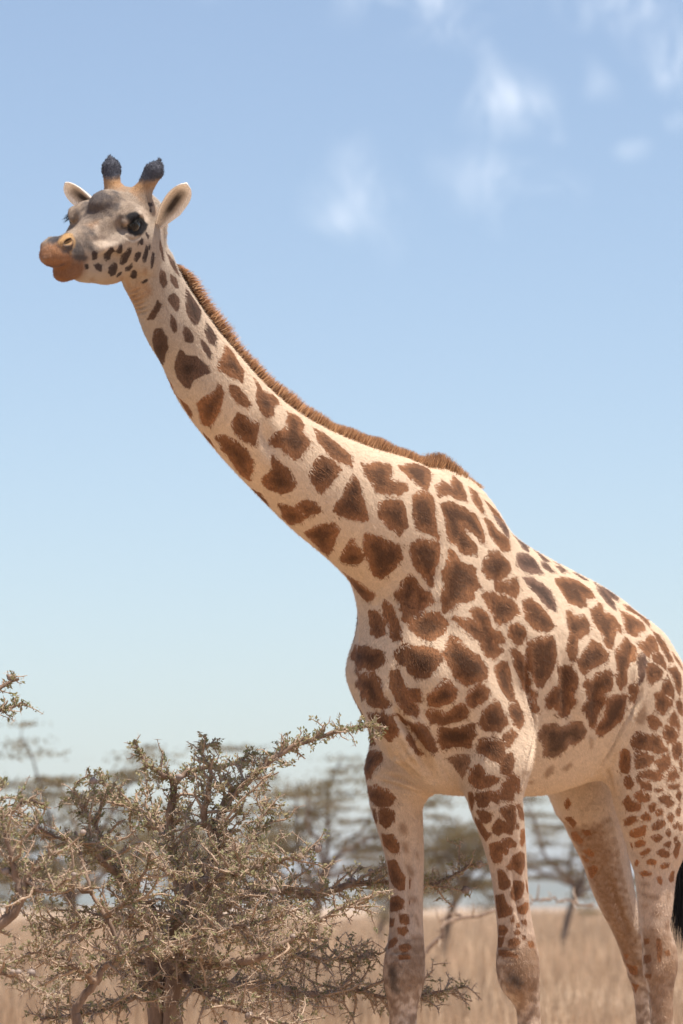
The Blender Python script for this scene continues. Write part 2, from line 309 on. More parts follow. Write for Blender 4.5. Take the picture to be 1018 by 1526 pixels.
        P.append(Tube([(*hp(.565,0,.034),.006),(*hp(.54,.035*s,.030),.007),(*hp(.48,.050*s,.022),.007),(*hp(.41,.056*s,.022),.006)],k=.012,sub=True))
    return P

SPOTS=[
('d',[(1.765,0.106,3.361),(1.727,0.091,3.329),(1.703,0.079,3.294),(1.719,0.081,3.298),(1.76,0.104,3.329)]),
('d',[(1.676,0.059,3.339),(1.652,0.066,3.309),(1.61,0.066,3.265),(1.633,0.072,3.261),(1.672,0.075,3.292)]),
('d',[(1.725,0.081,3.268),(1.7,0.079,3.258),(1.688,0.076,3.224),(1.702,0.071,3.207),(1.72,0.071,3.227),(1.728,0.076,3.252)]),
('d',[(1.676,0.078,3.255),(1.641,0.075,3.25),(1.632,0.078,3.218),(1.65,0.078,3.216),(1.671,0.078,3.233)]),
('d',[(1.71,0.052,3.168),(1.694,0.058,3.157),(1.694,0.051,3.141),(1.698,0.026,3.11),(1.705,0.006,3.11),(1.71,0.023,3.128),(1.711,0.041,3.149)]),
('d',[(1.675,0.073,3.19),(1.653,0.077,3.197),(1.631,0.08,3.182),(1.631,0.08,3.152),(1.638,0.077,3.137),(1.657,0.072,3.15),(1.677,0.07,3.174)]),
('d',[(1.584,0.07,3.225),(1.544,0.067,3.197),(1.51,0.073,3.161),(1.521,0.083,3.139),(1.548,0.087,3.103),(1.577,0.086,3.109),(1.601,0.085,3.149),(1.601,0.08,3.189)]),
('d',[(1.658,0.068,3.125),(1.637,0.072,3.107),(1.628,0.068,3.075),(1.635,0.061,3.07),(1.653,0.06,3.093)]),
('d',[(1.607,0.08,3.096),(1.58,0.084,3.086),(1.558,0.083,3.059),(1.561,0.079,3.043),(1.586,0.072,3.044),(1.604,0.075,3.071)]),
('d',[(1.493,0.081,3.12),(1.454,0.078,3.101),(1.441,0.085,3.073),(1.463,0.091,3.046),(1.493,0.09,3.056),(1.511,0.089,3.087)]),
('d',[(1.536,0.086,3.066),(1.503,0.089,3.048),(1.477,0.092,3.018),(1.48,0.092,2.998),(1.51,0.086,3.022)]),
('d',[(1.682,0.021,3.08),(1.671,0.038,3.081),(1.646,0.042,3.052),(1.629,0.033,3.026),(1.58,-0.029,2.977),(1.576,-0.049,2.98),(1.624,-0.03,3.019),(1.667,-0.005,3.054)]),
('d',[(1.596,0.056,3.021),(1.571,0.06,3.004),(1.537,0.075,3),(1.496,0.084,2.977),(1.469,0.089,2.953),(1.497,0.076,2.945),(1.519,0.052,2.925),(1.516,0.029,2.897),(1.527,0.017,2.907),(1.555,0.01,2.937),(1.575,0.012,2.961),(1.591,0.033,2.991)]),
('f',[(1.764,-0.017,3.187),(1.758,0.008,3.179),(1.745,-0.011,3.166),(1.742,-0.035,3.176)]),
('f',[(1.757,0.045,3.205),(1.739,0.055,3.203),(1.734,0.047,3.185),(1.741,0.036,3.179),(1.753,0.035,3.19)]),
('b',[(1.397,0.084,3.055),(1.36,0.083,3.039),(1.339,0.092,3.007),(1.313,0.097,2.977),(1.332,0.105,2.937),(1.385,0.104,2.951),(1.441,0.098,2.962),(1.445,0.097,2.988),(1.419,0.097,3.018)]),
('b',[(1.44,0.091,2.92),(1.418,0.092,2.899),(1.411,0.084,2.867),(1.405,0.061,2.824),(1.4,0.016,2.788),(1.412,-0.001,2.794),(1.455,0.026,2.834),(1.474,0.031,2.855),(1.466,0.06,2.877),(1.447,0.078,2.891)]),
('b',[(1.393,0.102,2.918),(1.356,0.106,2.918),(1.314,0.107,2.889),(1.292,0.106,2.865),(1.306,0.105,2.857),(1.349,0.101,2.869),(1.383,0.098,2.892)]),
('b',[(1.251,0.09,2.961),(1.217,0.089,2.948),(1.21,0.1,2.914),(1.145,0.083,2.919),(1.112,0.083,2.905),(1.114,0.093,2.888),(1.162,0.105,2.872),(1.173,0.109,2.843),(1.206,0.11,2.83),(1.243,0.11,2.849),(1.268,0.108,2.887),(1.242,0.1,2.924)]),
('b',[(1.339,0.092,2.831),(1.293,0.098,2.819),(1.242,0.105,2.807),(1.237,0.105,2.797),(1.24,0.09,2.758),(1.236,0.083,2.739),(1.289,0.07,2.751),(1.322,0.067,2.772),(1.344,0.073,2.796)]),
('b',[(1.071,0.097,2.861),(0.997,0.087,2.856),(0.985,0.099,2.829),(1.013,0.112,2.798),(0.972,0.119,2.768),(0.996,0.12,2.752),(1.027,0.118,2.716),(1.051,0.112,2.704),(1.113,0.109,2.728),(1.163,0.104,2.748),(1.159,0.111,2.778),(1.107,0.113,2.803)]),
('b',[(1.356,0.014,2.756),(1.349,0.038,2.761),(1.294,0.058,2.742),(1.246,0.061,2.713),(1.216,0.056,2.689),(1.19,0.034,2.659),(1.152,-0.004,2.628),(1.163,-0.021,2.639),(1.226,-0.013,2.673),(1.268,0.007,2.698),(1.302,-0.004,2.719)]),
('b',[(1.152,0.093,2.706),(1.114,0.093,2.682),(1.067,0.099,2.666),(1.02,0.092,2.624),(1.021,0.08,2.604),(1.043,0.055,2.59),(1.081,0.034,2.598),(1.12,0.032,2.619),(1.143,0.05,2.642),(1.127,0.078,2.662)]),
('b',[(1.093,-0.038,2.605),(1.081,-0.017,2.592),(1.022,-0.03,2.564),(0.978,-0.057,2.555),(1.012,-0.055,2.563)]),
('b',[(1.492,-0.029,2.871),(1.476,-0.012,2.848),(1.45,-0.017,2.825),(1.429,-0.036,2.819),(1.458,-0.035,2.842)]),
('b',[(1.531,-0.053,2.942),(1.529,-0.037,2.921),(1.51,-0.046,2.907),(1.491,-0.038,2.875),(1.503,-0.045,2.895)]),
('b',[(1.369,-0.031,2.771),(1.339,-0.025,2.747),(1.304,-0.037,2.728),(1.323,-0.047,2.747)]),
('b',[(1.014,0.02,2.558),(0.993,0.042,2.555),(0.95,0.051,2.537),(0.913,0.048,2.517),(0.909,0.007,2.503),(0.896,-0.033,2.499),(0.941,-0.024,2.519)]),
('b',[(0.977,0.055,2.555),(0.957,0.082,2.572),(0.917,0.094,2.565),(0.886,0.092,2.543),(0.908,0.061,2.523),(0.931,0.054,2.529)]),
('b',[(0.922,0.098,2.818),(0.854,0.094,2.807),(0.783,0.116,2.761),(0.75,0.123,2.742),(0.764,0.134,2.709),(0.819,0.132,2.713),(0.879,0.124,2.738),(0.924,0.115,2.773)]),
('b',[(0.93,0.125,2.721),(0.873,0.13,2.713),(0.82,0.135,2.687),(0.849,0.133,2.659),(0.882,0.126,2.63),(0.903,0.115,2.602),(0.942,0.113,2.622),(0.973,0.115,2.653),(0.963,0.123,2.692)]),
('b',[(0.758,0.14,2.67),(0.729,0.145,2.638),(0.721,0.144,2.6),(0.697,0.142,2.567),(0.675,0.137,2.526),(0.722,0.124,2.519),(0.795,0.114,2.535),(0.831,0.111,2.549),(0.814,0.128,2.584),(0.797,0.137,2.628)]),
('b',[(0.849,-0.001,2.473),(0.861,0.056,2.494),(0.814,0.086,2.499),(0.772,0.088,2.482),(0.765,0.059,2.454),(0.73,0.022,2.424),(0.692,-0.024,2.408),(0.757,-0.012,2.433),(0.81,-0.01,2.455)]),
('b',[(0.707,0.091,2.457),(0.669,0.084,2.434),(0.622,0.079,2.407),(0.612,0.052,2.383),(0.623,0.028,2.379),(0.654,0.006,2.391),(0.691,0.046,2.417)]),
('b',[(0.663,0.117,2.476),(0.612,0.128,2.47),(0.564,0.136,2.456),(0.501,0.149,2.443),(0.482,0.14,2.409),(0.489,0.113,2.371),(0.502,0.068,2.337),(0.53,0.062,2.349),(0.594,0.082,2.396),(0.647,0.102,2.443)]),
('b',[(0.696,0.132,2.715),(0.648,0.133,2.711),(0.614,0.124,2.728),(0.519,0.119,2.732),(0.533,0.135,2.704),(0.563,0.146,2.674),(0.466,0.156,2.664),(0.471,0.16,2.65),(0.524,0.161,2.626),(0.642,0.151,2.628),(0.666,0.147,2.656),(0.695,0.141,2.68)]),
('b',[(0.631,0.153,2.581),(0.58,0.159,2.593),(0.509,0.166,2.599),(0.5,0.17,2.564),(0.491,0.169,2.512),(0.514,0.159,2.487),(0.572,0.152,2.511),(0.618,0.149,2.538)]),
('b',[(0.464,0.122,2.728),(0.392,0.108,2.745),(0.264,0.081,2.754),(0.253,0.095,2.74),(0.343,0.157,2.675),(0.367,0.165,2.656),(0.412,0.155,2.673),(0.439,0.142,2.698)]),
('b',[(0.448,0.17,2.621),(0.4,0.168,2.641),(0.346,0.172,2.634),(0.349,0.183,2.593),(0.347,0.192,2.531),(0.331,0.194,2.488),(0.382,0.187,2.498),(0.445,0.178,2.52),(0.458,0.177,2.558)]),
('b',[(0.451,0.166,2.458),(0.415,0.178,2.474),(0.33,0.193,2.466),(0.326,0.19,2.427),(0.34,0.178,2.365),(0.337,0.17,2.317),(0.374,0.159,2.346),(0.424,0.152,2.387),(0.448,0.159,2.428)]),
('b',[(0.299,0.182,2.606),(0.242,0.174,2.62),(0.14,0.177,2.602),(0.087,0.184,2.579),(0.073,0.201,2.534),(0.087,0.218,2.487),(0.107,0.219,2.485),(0.122,0.208,2.512),(0.168,0.197,2.54),(0.2,0.198,2.538),(0.167,0.207,2.499),(0.141,0.221,2.465),(0.149,0.227,2.437),(0.208,0.214,2.443),(0.278,0.199,2.483),(0.281,0.196,2.536)]),
('b',[(0.277,0.198,2.447),(0.234,0.211,2.406),(0.175,0.234,2.386),(0.175,0.239,2.359),(0.161,0.25,2.32),(0.211,0.237,2.304),(0.193,0.246,2.287),(0.207,0.245,2.268),(0.255,0.225,2.262),(0.298,0.201,2.23),(0.306,0.186,2.269),(0.296,0.189,2.323),(0.302,0.188,2.367),(0.282,0.196,2.403)]),
('b',[(0.295,0.158,2.67),(0.207,0.127,2.697),(0.168,0.132,2.687),(0.081,0.087,2.729),(0.068,0.1,2.711),(0.088,0.135,2.671),(0.11,0.157,2.641),(0.162,0.161,2.637),(0.217,0.156,2.655),(0.301,0.172,2.638)]),
('b',[(0.014,0.105,2.693),(-0.023,0.107,2.683),(-0.01,0.138,2.643),(0.016,0.165,2.603),(0.041,0.157,2.62),(0.057,0.147,2.646)]),
('b',[(-0.057,0.127,2.648),(-0.098,0.142,2.614),(-0.178,0.136,2.58),(-0.141,0.146,2.581),(-0.068,0.152,2.606)]),
('b',[(0.026,0.179,2.575),(-0.015,0.178,2.569),(-0.044,0.19,2.534),(-0.103,0.193,2.512),(-0.085,0.211,2.473),(-0.02,0.217,2.468),(0.022,0.209,2.501)]),
('b',[(0.069,0.231,2.452),(0.005,0.224,2.457),(-0.048,0.231,2.424),(-0.043,0.239,2.397),(0.031,0.253,2.359),(0.11,0.253,2.354),(0.135,0.243,2.384),(0.12,0.239,2.412)]),
('b',[(0.083,0.256,2.338),(0.001,0.253,2.344),(-0.072,0.246,2.367),(-0.068,0.26,2.325),(-0.039,0.263,2.296),(0.01,0.259,2.311),(0.071,0.258,2.325)]),
('b',[(0.153,0.256,2.289),(0.106,0.261,2.305),(0.016,0.263,2.288),(-0.04,0.268,2.269),(-0.045,0.275,2.242),(-0,0.273,2.222),(0.06,0.272,2.196),(0.102,0.268,2.216),(0.128,0.265,2.25)]),
('b',[(0.559,-0.053,2.357),(0.525,-0.024,2.332),(0.481,-0.002,2.303),(0.467,0.015,2.285),(0.453,-0.022,2.27),(0.45,-0.058,2.285),(0.467,-0.089,2.33)]),
('b',[(0.425,0.131,2.348),(0.397,0.143,2.336),(0.383,0.133,2.285),(0.385,0.118,2.232),(0.392,0.112,2.171),(0.404,0.1,2.197),(0.417,0.093,2.249),(0.435,0.079,2.288),(0.429,0.101,2.31)]),
('b',[(0.386,0.14,2.311),(0.346,0.16,2.29),(0.333,0.167,2.26),(0.355,0.145,2.242),(0.381,0.121,2.219),(0.381,0.126,2.259)]),
('b',[(0.443,-0.025,2.227),(0.446,0.005,2.225),(0.441,0.029,2.189),(0.444,0.036,2.154),(0.45,0.019,2.141),(0.448,-0.015,2.155)]),
('b',[(0.444,0.042,2.259),(0.432,0.06,2.241),(0.423,0.075,2.197),(0.414,0.091,2.166),(0.418,0.091,2.131),(0.431,0.07,2.127),(0.433,0.055,2.171),(0.44,0.034,2.224)]),
('b',[(0.299,-0.17,2.287),(0.289,-0.165,2.233),(0.291,-0.176,2.189),(0.295,-0.207,2.163),(0.326,-0.206,2.143),(0.264,-0.219,2.219),(0.301,-0.178,2.26)]),
('b',[(0.384,0.117,2.211),(0.354,0.144,2.22),(0.319,0.184,2.22),(0.298,0.21,2.19),(0.319,0.206,2.158),(0.356,0.178,2.126),(0.373,0.136,2.14),(0.39,0.114,2.171)]),
('b',[(0.347,-0.164,2.114),(0.455,-0.029,2.101),(0.455,0.032,2.083),(0.455,0.035,2.055),(0.458,0.013,2.025),(0.452,-0.04,2.035),(0.388,-0.128,2.025),(0.459,-0.109,2.001),(0.464,-0.11,2.037),(0.349,-0.177,2.085)]),
('b',[(0.45,-0.047,2.011),(0.458,0.003,2.005),(0.45,0.026,1.97),(0.44,0.029,1.931),(0.427,0.039,1.896),(0.433,0.003,1.893),(0.427,-0.044,1.906),(0.437,-0.047,1.941),(0.4,-0.094,1.925),(0.469,-0.087,1.949),(0.37,-0.141,1.979)]),
('b',[(0.301,-0.218,1.941),(0.265,-0.22,1.918),(0.244,-0.201,1.902),(0.221,-0.223,1.876),(0.233,-0.234,1.876),(0.257,-0.236,1.907)]),
('b',[(0.41,-0.062,1.868),(0.426,0.018,1.869),(0.408,0.053,1.853),(0.382,0.064,1.826),(0.377,0.04,1.792),(0.38,0.014,1.776),(0.405,0.003,1.799),(0.421,-0.024,1.839)]),
('b',[(0.189,-0.252,1.822),(0.165,-0.229,1.814),(0.165,-0.21,1.781),(0.137,-0.261,1.78),(0.155,-0.274,1.799)]),
('b',[(0.149,-0.287,1.748),(0.153,-0.239,1.75),(0.175,-0.177,1.744),(0.179,-0.174,1.716),(0.179,-0.209,1.685),(0.17,-0.226,1.661),(0.142,-0.272,1.659),(0.15,-0.281,1.711)]),
('b',[(0.139,-0.264,1.623),(0.165,-0.205,1.625),(0.157,-0.161,1.612),(0.14,-0.143,1.588),(0.137,-0.156,1.561),(0.15,-0.196,1.557),(0.141,-0.247,1.582)]),
('b',[(0.441,0.063,2.016),(0.425,0.086,2.012),(0.41,0.098,1.969),(0.4,0.096,1.93),(0.376,0.108,1.907),(0.349,0.117,1.877),(0.352,0.11,1.865),(0.387,0.087,1.876),(0.42,0.072,1.922),(0.435,0.063,1.969)]),
('b',[(0.432,0.076,2.082),(0.404,0.109,2.11),(0.406,0.116,2.063),(0.416,0.103,2.039),(0.431,0.08,2.059)]),
('b',[(0.403,0.114,2.094),(0.376,0.157,2.098),(0.354,0.208,2.085),(0.357,0.22,2.053),(0.372,0.201,2.022),(0.376,0.186,1.999),(0.392,0.139,1.996),(0.407,0.116,2.023),(0.413,0.106,2.055)]),
('b',[(0.399,0.105,1.954),(0.378,0.138,1.953),(0.364,0.14,1.93),(0.359,0.129,1.911),(0.38,0.11,1.919)]),
('b',[(0.343,0.224,1.983),(0.324,0.234,1.972),(0.284,0.24,1.942),(0.283,0.22,1.916),(0.306,0.183,1.9),(0.334,0.155,1.904),(0.352,0.163,1.93),(0.352,0.197,1.956)]),
('b',[(0.295,0.234,2.138),(0.276,0.249,2.119),(0.254,0.262,2.088),(0.193,0.267,2.068),(0.15,0.271,2.03),(0.161,0.274,2.002),(0.214,0.272,1.98),(0.263,0.263,1.974),(0.3,0.256,2),(0.333,0.241,2.054),(0.332,0.231,2.085)]),
('b',[(0.333,0.135,1.881),(0.308,0.156,1.881),(0.264,0.182,1.87),(0.258,0.216,1.893),(0.242,0.234,1.9),(0.218,0.234,1.879),(0.209,0.22,1.856),(0.228,0.185,1.844),(0.251,0.153,1.836),(0.294,0.136,1.843)]),
('b',[(0.24,0.261,1.948),(0.2,0.272,1.969),(0.149,0.277,1.955),(0.157,0.275,1.927),(0.188,0.263,1.91),(0.203,0.25,1.89),(0.233,0.249,1.917)]),
('b',[(0.121,0.279,1.921),(0.091,0.282,1.906),(0.074,0.284,1.875),(0.046,0.289,1.844),(0.085,0.278,1.819),(0.133,0.253,1.818),(0.157,0.25,1.841),(0.162,0.264,1.88)]),
('b',[(0.137,0.227,1.779),(0.105,0.263,1.787),(0.07,0.286,1.772),(0.071,0.291,1.74),(0.087,0.283,1.712),(0.112,0.257,1.716),(0.129,0.226,1.74)]),
('b',[(0.255,0.136,1.817),(0.228,0.156,1.821),(0.201,0.185,1.822),(0.176,0.23,1.833),(0.155,0.222,1.802),(0.15,0.198,1.776),(0.148,0.186,1.76),(0.167,0.141,1.765),(0.19,0.114,1.753),(0.231,0.119,1.779)]),
('b',[(0.364,0.084,1.834),(0.337,0.109,1.837),(0.3,0.121,1.816),(0.26,0.111,1.778),(0.224,0.1,1.748),(0.252,0.095,1.751),(0.318,0.095,1.784),(0.346,0.086,1.811)]),
('b',[(0.134,0.19,1.678),(0.13,0.222,1.689),(0.113,0.248,1.657),(0.088,0.274,1.642),(0.098,0.257,1.626),(0.115,0.211,1.616),(0.119,0.175,1.635)]),
('b',[(0.072,0.292,1.732),(0.048,0.304,1.733),(0.045,0.309,1.693),(0.062,0.299,1.665),(0.084,0.286,1.669),(0.088,0.284,1.701)]),
('b',[(0.11,0.197,1.591),(0.104,0.232,1.595),(0.082,0.265,1.599),(0.076,0.26,1.563),(0.093,0.244,1.575),(0.096,0.221,1.548),(0.099,0.199,1.548)]),
('b',[(0.047,0.303,1.658),(0.027,0.306,1.647),(0.023,0.296,1.607),(0.022,0.29,1.572),(0.067,0.273,1.579),(0.074,0.274,1.606),(0.062,0.289,1.634)]),
('b',[(0.092,0.264,2.033),(0.043,0.26,2.06),(0.009,0.26,2.053),(-0.013,0.259,1.998),(-0.032,0.265,1.951),(-0.019,0.273,1.923),(0.027,0.276,1.933),(0.075,0.272,1.978)]),
('b',[(-0,0.268,2.105),(-0.044,0.277,2.099),(-0.082,0.28,2.065),(-0.111,0.274,2.002),(-0.116,0.265,1.947),(-0.092,0.263,1.97),(-0.06,0.266,2.016),(-0.023,0.267,2.063)]),
('b',[(0.016,0.279,1.913),(-0.039,0.27,1.924),(-0.058,0.28,1.88),(-0.057,0.286,1.856),(-0.016,0.295,1.826),(0.019,0.29,1.853),(0.032,0.284,1.892)]),
('b',[(0.064,0.287,1.8),(0.026,0.294,1.817),(0.006,0.298,1.81),(0.033,0.299,1.781),(0.056,0.295,1.76),(0.066,0.288,1.772)]),
('b',[(0.272,0.228,2.203),(0.231,0.247,2.2),(0.181,0.26,2.179),(0.219,0.248,2.229),(0.186,0.254,2.246),(0.144,0.263,2.229),(0.129,0.266,2.19),(0.117,0.268,2.167),(0.059,0.271,2.162),(0.04,0.269,2.135),(0.094,0.266,2.128),(0.042,0.263,2.099),(0.101,0.261,2.072),(0.155,0.265,2.081),(0.185,0.262,2.112),(0.171,0.262,2.132),(0.219,0.257,2.142),(0.253,0.243,2.172)]),
('b',[(0.015,0.274,2.184),(-0.03,0.278,2.202),(-0.065,0.287,2.184),(-0.066,0.286,2.152),(-0.051,0.282,2.131),(-0.007,0.274,2.137),(0.021,0.273,2.16)]),
('b',[(0.348,0.063,1.784),(0.338,0.08,1.792),(0.311,0.09,1.769),(0.286,0.081,1.746),(0.24,0.077,1.724),(0.265,0.075,1.731),(0.313,0.071,1.75)]),
('s',[(0.163,0.1,1.718),(0.147,0.137,1.734),(0.138,0.189,1.729),(0.135,0.187,1.693),(0.115,0.138,1.647),(0.125,0.121,1.679)]),
('g',[(-0.06,0.158,2.598),(-0.109,0.157,2.583),(-0.166,0.145,2.558),(-0.11,0.188,2.52),(-0.087,0.185,2.534),(-0.07,0.174,2.564)]),
('g',[(-0.233,0.118,2.549),(-0.322,0.089,2.55),(-0.388,0.076,2.528),(-0.337,0.121,2.491),(-0.266,0.141,2.493),(-0.287,0.09,2.524)]),
('g',[(-0.436,0.077,2.512),(-0.472,0.085,2.499),(-0.479,0.113,2.467),(-0.419,0.13,2.461),(-0.429,0.095,2.491)]),
('g',[(-0.536,0.088,2.48),(-0.594,0.087,2.468),(-0.607,0.088,2.461),(-0.538,0.101,2.464)]),
('g',[(-0.386,0.143,2.455),(-0.431,0.14,2.45),(-0.435,0.17,2.418),(-0.401,0.17,2.419),(-0.366,0.166,2.433)]),
('g',[(-0.497,0.129,2.451),(-0.569,0.114,2.449),(-0.573,0.125,2.437),(-0.496,0.158,2.423)]),
('g',[(-0.142,0.203,2.461),(-0.287,0.145,2.478),(-0.331,0.152,2.454),(-0.32,0.178,2.425),(-0.32,0.192,2.405),(-0.208,0.217,2.4),(-0.093,0.231,2.414)]),
('g',[(-0.635,0.116,2.434),(-0.701,0.1,2.436),(-0.726,0.122,2.412),(-0.669,0.136,2.412)]),
('g',[(-0.118,0.242,2.373),(-0.201,0.231,2.376),(-0.269,0.231,2.361),(-0.297,0.244,2.332),(-0.291,0.27,2.284),(-0.263,0.285,2.259),(-0.223,0.28,2.272),(-0.183,0.261,2.316),(-0.147,0.254,2.337)]),
('g',[(-0.788,0.109,2.409),(-0.8,0.148,2.376),(-0.777,0.2,2.333),(-0.73,0.245,2.289),(-0.696,0.225,2.319),(-0.701,0.185,2.36)]),
('g',[(-0.836,0.106,2.401),(-0.902,0.12,2.376),(-0.9,0.144,2.355),(-0.81,0.198,2.331),(-0.78,0.17,2.362)]),
('b',[(-0.389,0.205,2.378),(-0.468,0.181,2.4),(-0.6,0.167,2.394),(-0.637,0.189,2.368),(-0.627,0.215,2.338),(-0.535,0.233,2.328),(-0.503,0.257,2.298),(-0.456,0.262,2.291),(-0.396,0.256,2.303),(-0.389,0.233,2.338)]),
('b',[(-0.519,0.271,2.275),(-0.634,0.237,2.31),(-0.613,0.265,2.273),(-0.679,0.263,2.269),(-0.69,0.289,2.229),(-0.667,0.303,2.204),(-0.646,0.294,2.223),(-0.555,0.334,2.139),(-0.523,0.332,2.148),(-0.516,0.314,2.195),(-0.499,0.293,2.238)]),
('b',[(-0.341,0.283,2.256),(-0.377,0.278,2.266),(-0.381,0.288,2.243),(-0.451,0.284,2.255),(-0.461,0.3,2.224),(-0.427,0.313,2.19),(-0.351,0.321,2.163),(-0.322,0.331,2.107),(-0.31,0.33,2.084),(-0.283,0.325,2.121),(-0.316,0.313,2.184),(-0.325,0.298,2.223)]),
('b',[(-0.332,0.333,2.077),(-0.391,0.332,2.126),(-0.448,0.326,2.16),(-0.487,0.332,2.147),(-0.521,0.342,2.113),(-0.5,0.346,2.089),(-0.429,0.342,2.066),(-0.372,0.334,2.037),(-0.341,0.332,2.055)]),
('b',[(-0.085,0.29,2.142),(-0.145,0.304,2.152),(-0.208,0.312,2.163),(-0.214,0.316,2.133),(-0.213,0.312,2.072),(-0.195,0.302,2.026),(-0.172,0.285,1.976),(-0.139,0.28,1.994),(-0.109,0.282,2.038),(-0.087,0.284,2.089)]),
('b',[(-0.079,0.272,2.282),(-0.126,0.272,2.293),(-0.181,0.28,2.269),(-0.208,0.294,2.232),(-0.22,0.304,2.202),(-0.177,0.305,2.18),(-0.118,0.295,2.189),(-0.08,0.285,2.217)]),
('b',[(-0.238,0.314,2.047),(-0.29,0.324,2.056),(-0.325,0.328,2.039),(-0.339,0.323,2.002),(-0.332,0.314,1.963),(-0.352,0.306,1.926),(-0.341,0.289,1.884),(-0.291,0.282,1.89),(-0.254,0.284,1.915),(-0.221,0.274,1.907),(-0.204,0.281,1.936),(-0.228,0.297,1.975),(-0.248,0.307,1.998)]),
('b',[(-0.378,0.33,2.003),(-0.444,0.341,2.025),(-0.516,0.35,2.055),(-0.543,0.35,2.033),(-0.537,0.344,1.991),(-0.49,0.338,1.969),(-0.512,0.333,1.94),(-0.492,0.318,1.901),(-0.499,0.295,1.844),(-0.468,0.296,1.855),(-0.424,0.308,1.899),(-0.394,0.309,1.916),(-0.415,0.324,1.951)]),
('b',[(-0.52,0.337,1.951),(-0.584,0.341,1.966),(-0.641,0.341,1.972),(-0.651,0.33,1.922),(-0.642,0.312,1.876),(-0.608,0.297,1.844),(-0.541,0.285,1.819),(-0.514,0.294,1.841),(-0.536,0.317,1.887)]),
('b',[(-0.575,0.339,2.12),(-0.686,0.314,2.181),(-0.725,0.325,2.156),(-0.678,0.342,2.102),(-0.629,0.35,2.06),(-0.631,0.348,2.014),(-0.604,0.347,1.993),(-0.567,0.348,2.019),(-0.575,0.348,2.081)]),
('b',[(-0.661,0.347,2),(-0.702,0.348,2.017),(-0.728,0.345,1.987),(-0.704,0.337,1.951),(-0.666,0.339,1.954)]),
('b',[(-0.132,0.271,1.964),(-0.158,0.276,1.957),(-0.158,0.266,1.92),(-0.18,0.265,1.898),(-0.148,0.264,1.897)]),
('s',[(-0.23,0.254,1.851),(-0.28,0.266,1.856),(-0.33,0.269,1.843),(-0.374,0.285,1.863),(-0.416,0.294,1.868),(-0.465,0.285,1.832),(-0.456,0.272,1.809),(-0.439,0.251,1.778),(-0.402,0.248,1.785),(-0.402,0.234,1.762),(-0.364,0.209,1.734),(-0.302,0.205,1.74),(-0.267,0.224,1.781),(-0.218,0.234,1.809)]),
('f',[(-0.48,0.28,1.817),(-0.503,0.283,1.818),(-0.547,0.258,1.774),(-0.532,0.254,1.769)]),
('f',[(-0.359,0.179,1.701),(-0.386,0.194,1.712),(-0.415,0.174,1.687),(-0.406,0.143,1.657),(-0.371,0.153,1.671)]),
('f',[(-0.439,0.186,1.695),(-0.464,0.216,1.726),(-0.489,0.208,1.711),(-0.477,0.184,1.688)]),
('f',[(-0.004,0.315,1.673),(-0.063,0.307,1.682),(-0.054,0.313,1.663),(-0.01,0.312,1.658)]),
('f',[(-0.307,0.122,1.651),(-0.349,0.135,1.655),(-0.365,0.115,1.637),(-0.308,0.121,1.639)]),
('b',[(-0.862,0.191,2.326),(-0.936,0.168,2.335),(-0.968,0.185,2.32),(-1.008,0.204,2.276),(-0.942,0.258,2.238),(-0.932,0.233,2.265),(-0.915,0.213,2.292),(-0.84,0.218,2.303)]),
('b',[(-0.772,0.236,2.292),(-0.835,0.233,2.286),(-0.877,0.237,2.272),(-0.912,0.246,2.253),(-0.886,0.268,2.229),(-0.822,0.285,2.22),(-0.76,0.306,2.192),(-0.714,0.298,2.213),(-0.736,0.272,2.252)]),
('b',[(-0.946,0.261,2.233),(-0.983,0.269,2.214),(-1.005,0.286,2.182),(-1.009,0.302,2.15),(-1.014,0.317,2.113),(-0.961,0.326,2.11),(-0.946,0.31,2.146),(-0.943,0.287,2.189)]),
('b',[(-0.769,0.318,2.168),(-0.844,0.301,2.183),(-0.907,0.28,2.209),(-0.934,0.287,2.194),(-0.917,0.31,2.15),(-0.85,0.322,2.141),(-0.81,0.334,2.118),(-0.784,0.33,2.132),(-0.768,0.325,2.152)]),
('b',[(-0.844,0.325,2.133),(-0.912,0.313,2.145),(-0.933,0.319,2.13),(-0.941,0.329,2.103),(-0.923,0.337,2.076),(-0.891,0.332,2.095),(-0.842,0.336,2.103)]),
('b',[(-0.761,0.347,2.068),(-0.8,0.341,2.096),(-0.854,0.337,2.093),(-0.9,0.339,2.069),(-0.884,0.342,2.047),(-0.84,0.345,2.03),(-0.811,0.345,2.014),(-0.767,0.349,2.031)]),
('b',[(-0.875,0.342,2.005),(-0.907,0.343,2.038),(-0.93,0.341,2.058),(-0.952,0.342,2.03),(-0.971,0.343,2.004),(-0.966,0.342,1.97),(-0.929,0.344,1.981),(-0.893,0.342,1.993)]),
('b',[(-0.946,0.335,2.082),(-1.013,0.324,2.094),(-1.041,0.328,2.071),(-1.034,0.337,2.028),(-1.012,0.342,1.987),(-0.981,0.343,2.01),(-0.955,0.341,2.046)]),
('b',[(-0.832,0.341,1.982),(-0.884,0.342,1.992),(-0.939,0.344,1.971),(-0.958,0.341,1.951),(-0.934,0.341,1.934),(-0.904,0.334,1.904),(-0.856,0.334,1.931),(-0.846,0.338,1.962)]),
('b',[(-0.817,0.322,1.894),(-0.838,0.327,1.905),(-0.881,0.33,1.896),(-0.901,0.33,1.87),(-0.871,0.324,1.851),(-0.832,0.318,1.863)]),
('b',[(-0.981,0.342,1.962),(-1.012,0.342,1.974),(-1.036,0.341,1.954),(-1.039,0.338,1.907),(-1.004,0.34,1.927)]),
('b',[(-0.931,0.336,1.887),(-0.974,0.34,1.923),(-1.012,0.338,1.895),(-1.024,0.336,1.859),(-1.009,0.336,1.848),(-0.98,0.336,1.868)]),
